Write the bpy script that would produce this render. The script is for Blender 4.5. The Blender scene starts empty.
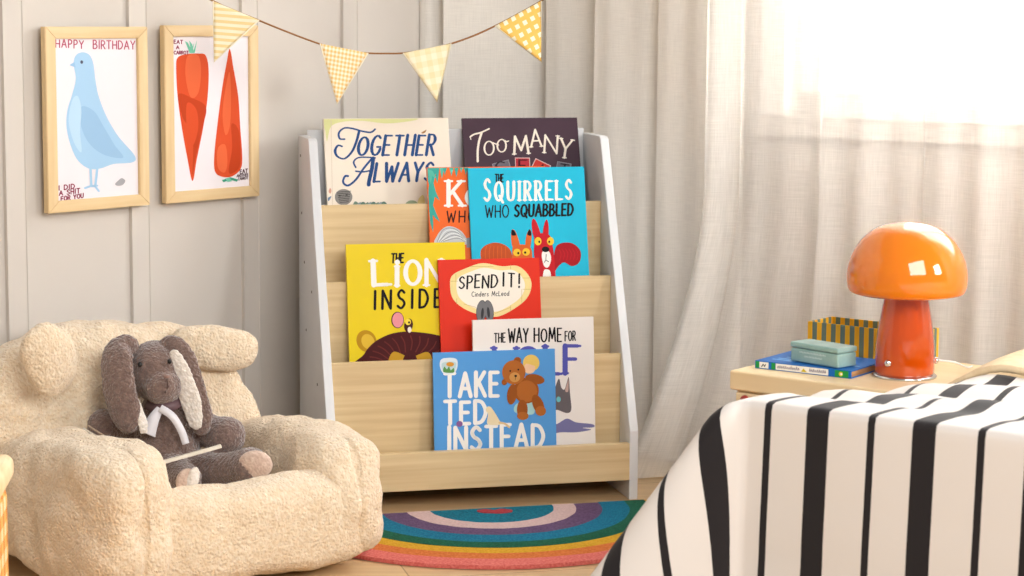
import bpy, bmesh, math, random
import numpy as np
from mathutils import Vector, Matrix, noise

random.seed(4)
SC = bpy.context.scene
COL = SC.collection
PI = math.pi

# ------------------------------------------------------------------ helpers
def lin(c):
    if isinstance(c, str):
        c = tuple(int(c[i:i + 2], 16) / 255 for i in (0, 2, 4))
    return tuple((v / 12.92 if v <= 0.04045 else ((v + 0.055) / 1.055) ** 2.4) for v in c)

MATS = {}
def mat(name, col, rough=0.6, **k):
    if name in MATS:
        return MATS[name]
    m = bpy.data.materials.new(name)
    m.use_nodes = True
    b = m.node_tree.nodes['Principled BSDF']
    c = lin(col)
    b.inputs['Base Color'].default_value = (*c, 1)
    b.inputs['Roughness'].default_value = rough
    for key, v in k.items():
        b.inputs[key.replace('_', ' ')].default_value = v
    MATS[name] = m
    return m

def nd(m, t, **k):
    n = m.node_tree.nodes.new(t)
    for a, v in k.items():
        setattr(n, a, v)
    return n

def lk(m, a, ao, b, bi):
    m.node_tree.links.new(a.outputs[ao], b.inputs[bi])

def pbsdf(m):
    return m.node_tree.nodes['Principled BSDF']

def noisy(m, c1, c2, scale=(5, 5, 5), detail=4, coord='Object', lo=.35, hi=.65, bump=0, bdist=.002, nscale=1.0):
    tc = nd(m, 'ShaderNodeTexCoord'); mp = nd(m, 'ShaderNodeMapping'); mp.inputs['Scale'].default_value = scale
    nz = nd(m, 'ShaderNodeTexNoise'); nz.inputs['Scale'].default_value = nscale; nz.inputs['Detail'].default_value = detail
    rp = nd(m, 'ShaderNodeValToRGB')
    rp.color_ramp.elements[0].position = lo; rp.color_ramp.elements[1].position = hi
    rp.color_ramp.elements[0].color = (*lin(c1), 1); rp.color_ramp.elements[1].color = (*lin(c2), 1)
    lk(m, tc, coord, mp, 'Vector'); lk(m, mp, 'Vector', nz, 'Vector'); lk(m, nz, 'Fac', rp, 'Fac'); lk(m, rp, 'Color', pbsdf(m), 'Base Color')
    if bump:
        bp = nd(m, 'ShaderNodeBump'); bp.inputs['Strength'].default_value = bump; bp.inputs['Distance'].default_value = bdist
        lk(m, nz, 'Fac', bp, 'Height'); lk(m, bp, 'Normal', pbsdf(m), 'Normal')
    return m

def tag(o, label=None, cat=None, group=None, kind=None):
    for k, v in (('label', label), ('category', cat), ('group', group), ('kind', kind)):
        if v: o[k] = v
    return o

def empty(name, loc=(0, 0, 0), rot=(0, 0, 0)):
    o = bpy.data.objects.new(name, None); COL.objects.link(o)
    o.location = loc; o.rotation_euler = rot; o.empty_display_size = .05
    return o

def link(name, me, mats=None, parent=None, smooth=False):
    o = bpy.data.objects.new(name, me); COL.objects.link(o)
    if mats is not None:
        for m in (mats if isinstance(mats, (list, tuple)) else [mats]):
            me.materials.append(m)
    if parent: o.parent = parent
    if smooth:
        for p in me.polygons: p.use_smooth = True
    return o

def bmobj(name, bm, mats, parent=None, smooth=False):
    me = bpy.data.meshes.new(name); bm.normal_update(); bm.to_mesh(me); bm.free()
    return link(name, me, mats, parent, smooth)

def box(bm, x0, x1, y0, y1, z0, z1, bev=0, mi=0, seg=2, M=None):
    r = bmesh.ops.create_cube(bm, size=1)
    vs = r['verts']
    for v in vs:
        v.co = Vector(((x0 + x1) / 2 + v.co.x * (x1 - x0), (y0 + y1) / 2 + v.co.y * (y1 - y0), (z0 + z1) / 2 + v.co.z * (z1 - z0)))
        if M: v.co = M @ v.co
    fs = {f for v in vs for f in v.link_faces}
    for f in fs: f.material_index = mi
    if bev:
        es = list({e for v in vs for e in v.link_edges})
        bmesh.ops.bevel(bm, geom=es, offset=bev, segments=seg, profile=.5, affect='EDGES', clamp_overlap=True)

def boxobj(name, dims, m, parent=None, bev=0, seg=2):
    bm = bmesh.new(); box(bm, *dims, bev=bev, seg=seg)
    return bmobj(name, bm, m, parent)

def lathe(name, prof, m, parent=None, n=64, smooth=True, cx=0, cy=0):
    bm = bmesh.new(); rings = []
    for r, z in prof:
        if r < 1e-6: rings.append([bm.verts.new((cx, cy, z))])
        else: rings.append([bm.verts.new((cx + r * math.cos(2 * PI * i / n), cy + r * math.sin(2 * PI * i / n), z)) for i in range(n)])
    for a, b in zip(rings, rings[1:]):
        for i in range(n):
            j = (i + 1) % n
            if len(a) == 1 and len(b) == 1: continue
            if len(a) == 1: bm.faces.new((a[0], b[j], b[i]))
            elif len(b) == 1: bm.faces.new((a[i], a[j], b[0]))
            else: bm.faces.new((a[i], a[j], b[j], b[i]))
    bmesh.ops.recalc_face_normals(bm, faces=bm.faces)
    return bmobj(name, bm, m, parent, smooth)

def tube(name, pts, r, m, parent=None, n=8, smooth=True):
    bm = bmesh.new(); pts = [Vector(p) for p in pts]; prev = None
    rs = r if isinstance(r, (list, tuple)) else [r] * len(pts)
    up = Vector((0, 0, 1))
    for i, p in enumerate(pts):
        t = (pts[min(i + 1, len(pts) - 1)] - pts[max(i - 1, 0)]).normalized()
        a = t.cross(up if abs(t.z) < .95 else Vector((1, 0, 0))).normalized(); b = t.cross(a).normalized()
        ring = [bm.verts.new(p + (a * math.cos(2 * PI * k / n) + b * math.sin(2 * PI * k / n)) * rs[i]) for k in range(n)]
        if prev:
            for k in range(n): bm.faces.new((prev[k], prev[(k + 1) % n], ring[(k + 1) % n], ring[k]))
        else: bm.faces.new(ring[::-1])
        prev = ring
    bm.faces.new(prev)
    bmesh.ops.recalc_face_normals(bm, faces=bm.faces)
    return bmobj(name, bm, m, parent, smooth)

def catmull(pts, n=6, closed=False):
    P = [Vector(p) for p in pts]; out = []; N = len(P)
    for i in range(N if closed else N - 1):
        if closed: a, b, c, d = P[(i - 1) % N], P[i], P[(i + 1) % N], P[(i + 2) % N]
        else: a, b, c, d = P[max(i - 1, 0)], P[i], P[i + 1], P[min(i + 2, N - 1)]
        for k in range(n):
            t = k / n
            out.append(.5 * ((2 * b) + (c - a) * t + (2 * a - 5 * b + 4 * c - d) * t * t + (3 * b - a - 3 * c + d) * t ** 3))
    if not closed: out.append(P[-1])
    return out

def cubesphere(n, fn):
    """even grid over the six faces of a cube; fn maps a cube point to a location"""
    vs = {}; faces = []; co = []
    def vid(p):
        k = (round(p[0] * n), round(p[1] * n), round(p[2] * n))
        if k not in vs: vs[k] = len(co); co.append(fn(Vector(p)))
        return vs[k]
    for ax in range(3):
        for s in (-1, 1):
            for i in range(n):
                for j in range(n):
                    q = []
                    for (u, v) in ((i, j), (i + 1, j), (i + 1, j + 1), (i, j + 1)):
                        a, b = 2 * u / n - 1, 2 * v / n - 1
                        p = [0, 0, 0]; p[ax] = s; p[(ax + 1) % 3] = a; p[(ax + 2) % 3] = b
                        q.append(vid(p))
                    faces.append(q if s > 0 else q[::-1])
    return co, faces

def puff(hx, hy, hz, p=3.0, n=40, fn=None):
    """a stuffed, pillow-like rounded block with half sizes hx hy hz"""
    def f(q):
        t = Vector((math.tan(q.x * PI / 4), math.tan(q.y * PI / 4), math.tan(q.z * PI / 4)))
        k = (abs(t.x) ** p + abs(t.y) ** p + abs(t.z) ** p) ** (-1 / p)
        v = Vector((t.x * k * hx, t.y * k * hy, t.z * k * hz))
        return fn(v) if fn else v
    return cubesphere(n, f)

def meshobj(name, co, faces, m, parent=None, smooth=True):
    me = bpy.data.meshes.new(name); me.from_pydata([tuple(c) for c in co], [], faces); me.update()
    return link(name, me, m, parent, smooth)

def sstep(a, b, x):
    t = min(1, max(0, (x - a) / (b - a))); return t * t * (3 - 2 * t)

# ------------------------------------------------------------------ camera
FPX, PITCH, ROLL, CY, CAMZ = 2093.0, .1146, .0056, 259.0, .979
cp, sp, cr, sr = math.cos(PITCH), math.sin(PITCH), math.cos(ROLL), math.sin(ROLL)
def at(px, py, Y):
    """the point at distance Y in front of the lens seen at photo position px, py (used once to survey the soft toys and bunting)"""
    a, b = px - 512, py - CY
    x, u = a * cr + b * sr, a * sr - b * cr
    yy, zz = FPX * cp + u * sp, -FPX * sp + u * cp
    return Vector((x / yy * Y, Y, CAMZ + zz / yy * Y))
cam = bpy.data.cameras.new('camera'); co = bpy.data.objects.new('camera', cam); COL.objects.link(co)
R_ = Vector((cr, sr * sp, sr * cp)); U_ = Vector((-sr, cr * sp, cr * cp)); B_ = -Vector((0, cp, -sp))
co.matrix_world = Matrix(((R_.x, U_.x, B_.x, 0), (R_.y, U_.y, B_.y, 0), (R_.z, U_.z, B_.z, CAMZ), (0, 0, 0, 1)))
cam.sensor_width = 36; cam.lens = FPX / 1024 * 36; cam.shift_y = -(288 - CY) / 1024
cam.clip_start = .05
cam.dof.use_dof = True; cam.dof.focus_distance = 4.05; cam.dof.aperture_fstop = 9
SC.camera = co

# ------------------------------------------------------------------ room frame
WY = .8855                                   # heading of the left wall
dL = Vector((math.cos(WY), math.sin(WY), 0)) # along the left wall, away from the viewer
dR = Vector((math.sin(WY), -math.cos(WY), 0))# along the window wall, towards the viewer
LW = Vector((-.4917, 4.4536, 0)); CORN = Vector((-.0297, 5.0188, 0))

# ------------------------------------------------------------------ materials
def wood(name, c1, c2, along='x', rough=.5, stretch=22, scale=3.0, bump=.15):
    m = mat(name, c1, rough)
    sc = {'x': (scale, scale * stretch, scale * stretch), 'y': (scale * stretch, scale, scale * stretch), 'z': (scale * stretch, scale * stretch, scale)}[along]
    noisy(m, c1, c2, scale=sc, detail=6, lo=.3, hi=.7, bump=bump, bdist=.0006)
    return m
M_oak = wood('light_oak_veneer', 'd2b586', 'e4cc9f', 'x', .5, 34, 2.6)
M_pine = wood('pale_pine_upright', 'ddbd8a', 'ecd3a6', 'z', .5, 16, 3)
M_pine_h = wood('pale_pine_rail', 'ddbd8a', 'ecd3a6', 'x', .5, 16, 3)
M_white = noisy(mat('white_laminate', 'dfe1e3', .5), 'd9dbde', 'e4e6e8', (3, 3, 3))
M_greyp = noisy(mat('grey_white_back_panel', 'cfd0d2', .6), 'c6c8ca', 'd4d5d7', (3, 3, 3))
M_wall = noisy(mat('warm_grey_paint', 'd2cbc3', .75), 'cfc8c0', 'd5cec6', (2, 2, 2), bump=.05, bdist=.001)
M_wallw = noisy(mat('warm_white_paint', 'd2c8bc', .8), 'cfc5b9', 'd5cbc0', (2, 2, 2))
M_sill = mat('white_sill_paint', 'e4ddd4', .5)
M_floor = mat('pale_wood_floor', 'dcbd92', .45)

# floor planks: brick pattern with grain
def floor_mat(m):
    b = pbsdf(m)
    tc = nd(m, 'ShaderNodeTexCoord'); mp = nd(m, 'ShaderNodeMapping'); mp.inputs['Rotation'].default_value = (0, 0, -.2448)
    br = nd(m, 'ShaderNodeTexBrick'); br.inputs['Scale'].default_value = 1
    br.inputs['Brick Width'].default_value = 1.4; br.inputs['Row Height'].default_value = .16; br.inputs['Mortar Size'].default_value = .0015
    br.inputs['Color1'].default_value = (*lin('dfc093'), 1); br.inputs['Color2'].default_value = (*lin('d6b487'), 1); br.inputs['Mortar'].default_value = (*lin('a98a62'), 1)
    mp2 = nd(m, 'ShaderNodeMapping'); mp2.inputs['Scale'].default_value = (3, 50, 3); mp2.inputs['Rotation'].default_value = (0, 0, -.2448)
    nz = nd(m, 'ShaderNodeTexNoise'); nz.inputs['Scale'].default_value = 1.2; nz.inputs['Detail'].default_value = 5
    mx = nd(m, 'ShaderNodeMixRGB'); mx.blend_type = 'MULTIPLY'; mx.inputs[0].default_value = .35
    lk(m, tc, 'Object', mp, 'Vector'); lk(m, mp, 'Vector', br, 'Vector'); lk(m, tc, 'Object', mp2, 'Vector'); lk(m, mp2, 'Vector', nz, 'Vector')
    rp = nd(m, 'ShaderNodeValToRGB'); rp.color_ramp.elements[0].position = .3; rp.color_ramp.elements[0].color = (.6, .5, .4, 1); rp.color_ramp.elements[1].position = .6; rp.color_ramp.elements[1].color = (1, 1, 1, 1)
    lk(m, nz, 'Fac', rp, 'Fac'); lk(m, br, 'Color', mx, 'Color1'); lk(m, rp, 'Color', mx, 'Color2'); lk(m, mx, 'Color', b, 'Base Color')
floor_mat(M_floor)

def sherpa(name, c1, c2, scale=230, bump=.8, dist=.005, sheen=.35):
    m = mat(name, c1, .95)
    b = pbsdf(m); b.inputs['Sheen Weight'].default_value = sheen; b.inputs['Sheen Roughness'].default_value = .6
    b.inputs['Specular IOR Level'].default_value = .15
    tc = nd(m, 'ShaderNodeTexCoord')
    vo = nd(m, 'ShaderNodeTexVoronoi'); vo.inputs['Scale'].default_value = scale; vo.feature = 'SMOOTH_F1'
    nz = nd(m, 'ShaderNodeTexNoise'); nz.inputs['Scale'].default_value = scale * .9; nz.inputs['Detail'].default_value = 4
    ad = nd(m, 'ShaderNodeMath'); ad.operation = 'SUBTRACT'
    lk(m, tc, 'Object', vo, 'Vector'); lk(m, tc, 'Object', nz, 'Vector'); lk(m, nz, 'Fac', ad, 0); lk(m, vo, 'Distance', ad, 1)
    bp = nd(m, 'ShaderNodeBump'); bp.inputs['Strength'].default_value = bump; bp.inputs['Distance'].default_value = dist
    lk(m, ad, 0, bp, 'Height'); lk(m, bp, 'Normal', b, 'Normal')
    n2 = nd(m, 'ShaderNodeTexNoise'); n2.inputs['Scale'].default_value = scale * .5; n2.inputs['Detail'].default_value = 3
    rp = nd(m, 'ShaderNodeValToRGB'); rp.color_ramp.elements[0].position = .35; rp.color_ramp.elements[1].position = .65
    rp.color_ramp.elements[0].color = (*lin(c1), 1); rp.color_ramp.elements[1].color = (*lin(c2), 1)
    lk(m, tc, 'Object', n2, 'Vector'); lk(m, n2, 'Fac', rp, 'Fac'); lk(m, rp, 'Color', b, 'Base Color')
    return m
M_sherpa = sherpa('cream_sherpa_fleece', 'ebd2b0', 'f5e2c7')
M_plush = sherpa('mauve_brown_plush', '6c534a', '866c61', 260, .8, .004, .6)
M_plush_d = sherpa('dusky_plush', '6b544c', '84695f', 260, .8, .004, .6)
M_plush_w = sherpa('ivory_plush_lining', 'efe3d6', 'fbf3ea', 240, .7, .003, .4)
M_pad = sherpa('rosy_beige_plush_pad', 'd2b3a0', 'e4cbba', 240, .7, .003, .4)

def sheer_mat(name, base, transp, tl_=.4):
    m = bpy.data.materials.new(name); m.use_nodes = True; nt = m.node_tree
    for n in list(nt.nodes): nt.nodes.remove(n)
    out = nd(m, 'ShaderNodeOutputMaterial')
    tr = nd(m, 'ShaderNodeBsdfTransparent'); df = nd(m, 'ShaderNodeBsdfDiffuse'); tl = nd(m, 'ShaderNodeBsdfTranslucent')
    c = (*lin(base), 1)
    df.inputs['Color'].default_value = c; tl.inputs['Color'].default_value = c
    m1 = nd(m, 'ShaderNodeMixShader'); m1.inputs['Fac'].default_value = tl_
    m2 = nd(m, 'ShaderNodeMixShader')
    lk(m, df, 0, m1, 1); lk(m, tl, 0, m1, 2)
    tc = nd(m, 'ShaderNodeTexCoord')
    f = None
    for sx, sy in ((900, 30), (30, 900)):
        mp = nd(m, 'ShaderNodeMapping'); mp.inputs['Scale'].default_value = (sx, sy, 1)
        nz = nd(m, 'ShaderNodeTexNoise'); nz.inputs['Scale'].default_value = .6; nz.inputs['Detail'].default_value = 3
        lk(m, tc, 'UV', mp, 'Vector'); lk(m, mp, 'Vector', nz, 'Vector')
        if f is None: f = nz
        else:
            ad = nd(m, 'ShaderNodeMath'); ad.operation = 'ADD'; lk(m, f, 'Fac', ad, 0); lk(m, nz, 'Fac', ad, 1)
    mr = nd(m, 'ShaderNodeMapRange'); mr.inputs['From Min'].default_value = .7; mr.inputs['From Max'].default_value = 1.3
    mr.inputs['To Min'].default_value = transp - .06; mr.inputs['To Max'].default_value = transp + .06
    lk(m, ad, 0, mr, 'Value'); lk(m, mr, 'Result', m2, 'Fac')
    lk(m, m1, 0, m2, 1); lk(m, tr, 0, m2, 2); lk(m, m2, 0, out, 'Surface')
    return m
M_sheer = sheer_mat('sheer_linen_voile', 'fbf6ee', .14, .12)
M_sheer2 = sheer_mat('sheer_white_voile', 'faf7f2', .44, .12)

# ------------------------------------------------------------------ room shell
bm = bmesh.new()
box(bm, -2.6, 2.8, -1.5, 6.2, -.05, 0)
tag(bmobj('floor', bm, M_floor), kind='structure')
HW = 2.5
def wallM(origin, d, inward):
    return Matrix(((d.x, inward.x, 0, origin.x), (d.y, inward.y, 0, origin.y), (0, 0, 1, 0), (0, 0, 0, 1)))
NR = dR.copy()            # left wall faces along dR
NB = -dL                  # window wall faces back along -dL
ML = wallM(LW, dL, NR); MW = wallM(CORN, dR, NB)
def strobj(name, boxes, m, M, bev=0):
    bm = bmesh.new()
    for b in boxes: box(bm, *b, bev=bev, M=M)
    bmesh.ops.recalc_face_normals(bm, faces=bm.faces)
    return tag(bmobj(name, bm, m), kind='structure')
strobj('wall_left', [(-2.6, .85, -.1, 0, 0, HW)], M_wall, ML)
for i, te in enumerate((-1.585, -1.283, -.981, -.6785, -.377, -.0755, .226, .528)):
    strobj('trim_%d' % (i + 1), [(te - .045, te, 0, .007, .0, HW)], M_wall, ML, bev=.002)
# window wall with an opening
WX0, WX1, WZ0, WZ1 = .80, 2.0, .775, 2.15
strobj('wall_back', [(-.1, WX0, -.14, 0, 0, HW), (WX1, 3.0, -.14, 0, 0, HW), (WX0, WX1, -.14, 0, 0, WZ0 - .045), (WX0, WX1, -.14, 0, WZ1, HW)], M_wallw, MW)
strobj('baseboard_back', [(0.01, 3.0, 0, .014, 0, .07)], M_sill, MW, bev=.003)
win = tag(empty('window_1'), 'white framed window glowing behind the sheer curtain', 'window', kind='structure')
bm = bmesh.new()
for b in ((WX0, WX0 + .05, -.11, -.05, WZ0, WZ1), (WX1 - .05, WX1, -.11, -.05, WZ0, WZ1), (WX0, WX1, -.11, -.05, WZ1 - .05, WZ1), (WX0, WX1, -.11, -.05, WZ0, WZ0 + .05),
          (1.40, 1.45, -.11, -.05, WZ0, WZ1)):
    box(bm, *b, M=MW)
bmobj('window_frame', bm, M_sill, win)
bm = bmesh.new(); box(bm, WX0 - .1, WX1 + .1, -.05, .035, WZ0 - .042, WZ0, bev=.004, M=MW); bmobj('window_sill', bm, mat('beige_sill_paint', 'bdb3a8', .6), win)
bm = bmesh.new(); box(bm, WX0 - .06, WX0, 0, .012, WZ0, WZ1 + .06, M=MW); box(bm, WX1, WX1 + .06, 0, .012, WZ0, WZ1 + .06, M=MW); box(bm, WX0, WX1, 0, .012, WZ1, WZ1 + .06, M=MW)
bmobj('window_casing', bm, M_sill, win)
M_glass = mat('window_glass', 'ffffff', .0, Transmission_Weight=1.0, IOR=1.01)
bm = bmesh.new(); box(bm, WX0 + .05, WX1 - .05, -.084, -.078, WZ0 + .05, WZ1 - .05, M=MW); bmobj('pane', bm, M_glass, win)

# ------------------------------------------------------------------ curtains
def curtain(name, m, path, folds, zt, label, flare=None, n=260, nz=60):
    """path: function u(0..1) -> (t along wall, distance from wall); folds: function u -> depth offset"""
    bm = bmesh.new(); uvl = bm.loops.layers.uv.new('UVMap'); V = []
    for j in range(nz + 1):
        z = zt * (1 - j / nz) + .006 * (j / nz); row = []
        for i in range(n + 1):
            u = i / n; t, d = path(u)
            k = .55 + .45 * (1 - z / zt)
            d += folds(u) * k + .004 * noise.noise(Vector((u * 18, z * 2.2, 3)))
            if flare: t, d = flare(u, z, t, d)
            p = CORN + dR * t - dL * d
            row.append(bm.verts.new((p.x, p.y, z)))
        V.append(row)
    for j in range(nz):
        for i in range(n):
            f = bm.faces.new((V[j][i], V[j + 1][i], V[j + 1][i + 1], V[j][i + 1])); f.smooth = True
            for l, (a, b) in zip(f.loops, ((i, j), (i, j + 1), (i + 1, j + 1), (i + 1, j))): l[uvl].uv = (a / n * 1.3, b / nz * 2.2)
    cols = [[v.co.copy() for v in r[:5]] for r in V]
    o = bmobj(name, bm, m); tag(o, label, 'curtain', 'sheer curtains at the window wall')
    hb = bmesh.new(); HV = [[hb.verts.new(c - dL * .003) for c in r] for r in cols]
    for p, q in zip(HV, HV[1:]):
        for k in range(4): f = hb.faces.new((p[k], q[k], q[k + 1], p[k + 1])); f.smooth = True
    bmobj('hem', hb, m, o)
    return o

def pw(x, pts):
    for (a, va), (b, vb) in zip(pts, pts[1:]):
        if x <= b:
            s = (x - a) / (b - a); s = s * s * (3 - 2 * s); return va + (vb - va) * s
    return pts[-1][1]
def pleats(t, edges, amp):
    """soft overlapping pleats: each panel starts proud at its left edge and falls back to the right"""
    v = 0
    for k, (a, b) in enumerate(zip(edges, edges[1:])):
        if a <= t < b:
            x = (t - a) / (b - a); r = min(1, (t - a) / .012)
            v = amp[k] * ((1 - x) ** 1.2) * (r * r * (3 - 2 * r)) + .010 * math.sin(PI * x) ** 2
    return v - .02
def foldsA(u):
    t = .004 + .74 * u
    return pleats(t, (-.01, .05, .215, .36, .525, .80), (.04, .07, .055, .07, .05)) + .004 * math.sin(u * 60)
curtain('sheer_curtain', M_sheer, lambda u: (.004 + .74 * u, .09 + .19 * (1 - sstep(0, .30, u))),
        foldsA, 2.25, 'gathered linen-coloured sheer curtain hanging behind the bookcase')
def foldsB(u):
    t = .705 + 1.15 * u
    return pleats(t, (.70, .775, .98, 1.21, 1.45, 1.7, 2.0), (.02, .024, .028, .028, .03, .03)) + .004 * math.sin(u * 60) + .020 * math.exp(-((u - .02) / .02) ** 2) + .008 * math.sin(u * 81)
def flareB(u, z, t, d):
    k = max(0, (.62 - z) / .62) ** 1.6; w = max(0, 1 - u / .35) ** 1.3
    return t - .115 * k * w + .02 * (z - .5) * (1 - u) * 0, d + .10 * k * w + .03 * k
curtain('sheer_curtain', M_sheer2, lambda u: (.705 + 1.15 * u, .165), foldsB, 2.25,
        'white sheer curtain across the bright window, its left hem swept over the floor', flareB)
rod = tube('curtain_rod', [CORN + dR * .02 - dL * .13 + Vector((0, 0, 2.262)), CORN + dR * 2.3 - dL * .13 + Vector((0, 0, 2.262))], .011, M_sill, None, 12)
tag(rod, 'white curtain rod above the sheer curtains', 'curtain rod')

# ------------------------------------------------------------------ lettering and flat print
def arcp(cx, cy, rx, ry, a0, a1, n=12):
    return [(cx + rx * math.cos(math.radians(a0 + (a1 - a0) * i / n)), cy + ry * math.sin(math.radians(a0 + (a1 - a0) * i / n))) for i in range(n + 1)]
def sm(*p): return [(v.x, v.y) for v in catmull([(a, b, 0) for a, b in p], 5)]
GL = {
 'A': (.72, [[(0, 0), (.36, 1), (.72, 0)], [(.13, .34), (.59, .34)]]),
 'B': (.58, [[(0, 0), (0, 1)], sm((0, 1), (.32, .98), (.47, .78), (.32, .56), (0, .53)), sm((0, .53), (.38, .51), (.58, .28), (.38, .02), (0, 0))]),
 'C': (.62, [arcp(.36, .5, .36, .5, 50, 310)]),
 'D': (.64, [[(0, 0), (0, 1)], sm((0, 1), (.4, .93), (.64, .5), (.4, .07), (0, 0))]),
 'E': (.5, [[(.5, 1), (0, 1), (0, 0), (.5, 0)], [(0, .52), (.42, .52)]]),
 'F': (.5, [[(.5, 1), (0, 1), (0, 0)], [(0, .52), (.42, .52)]]),
 'G': (.66, [arcp(.36, .5, .36, .5, 50, 340), [(.42, .42), (.7, .42)]]),
 'H': (.6, [[(0, 0), (0, 1)], [(.6, 0), (.6, 1)], [(0, .5), (.6, .5)]]),
 'I': (.08, [[(.04, 0), (.04, 1)]]),
 'K': (.6, [[(0, 0), (0, 1)], [(.55, 1), (.02, .42)], [(.18, .58), (.6, 0)]]),
 'L': (.46, [[(0, 1), (0, 0), (.46, 0)]]),
 'M': (.82, [[(0, 0), (.1, 1), (.41, .2), (.72, 1), (.82, 0)]]),
 'N': (.64, [[(0, 0), (0, 1), (.64, 0), (.64, 1)]]),
 'O': (.72, [arcp(.36, .5, .36, .5, 90, 450, 20)]),
 'P': (.52, [[(0, 0), (0, 1)], sm((0, 1), (.36, .98), (.52, .74), (.36, .5), (0, .46))]),
 'Q': (.74, [arcp(.36, .5, .36, .5, 90, 450, 20), [(.44, .25), (.76, -.1)]]),
 'R': (.56, [[(0, 0), (0, 1)], sm((0, 1), (.36, .98), (.52, .75), (.36, .52), (0, .48)), [(.22, .5), (.56, 0)]]),
 'S': (.54, [sm((.5, .86), (.27, 1), (.04, .8), (.14, .58), (.4, .44), (.52, .22), (.27, 0), (0, .13))]),
 'T': (.62, [[(0, 1), (.62, 1)], [(.31, 1), (.31, 0)]]),
 'U': (.6, [sm((0, 1), (0, .4), (.08, .08), (.3, 0), (.52, .08), (.6, .4), (.6, 1))]),
 'W': (.9, [[(0, 1), (.22, 0), (.45, .8), (.68, 0), (.9, 1)]]),
 'Y': (.64, [[(0, 1), (.32, .48), (.64, 1)], [(.32, .48), (.32, 0)]]),
 '!': (.1, [[(.05, 1), (.05, .3)], [(.05, .06), (.05, .0)]]),
 ' ': (.34, []),
 'c': (.42, [arcp(.24, .3, .24, .3, 50, 310)]), 'd': (.46, [arcp(.22, .28, .22, .28, 0, 360), [(.44, 1), (.44, 0)]]),
 'e': (.46, [arcp(.24, .3, .24, .3, 0, 310), [(.02, .3), (.46, .3)]]), 'i': (.06, [[(.03, .55), (.03, 0)], [(.03, .8), (.03, .86)]]),
 'n': (.42, [[(0, 0), (0, .58)], sm((0, .45), (.2, .6), (.4, .45), (.42, 0))]), 'r': (.3, [[(0, 0), (0, .58)], sm((0, .4), (.12, .56), (.3, .56))]),
 's': (.36, [sm((.34, .52), (.18, .6), (.04, .45), (.18, .3), (.34, .15), (.18, 0), (0, .08))]), 'o': (.48, [arcp(.24, .3, .24, .3, 90, 450, 16)]),
}
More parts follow.
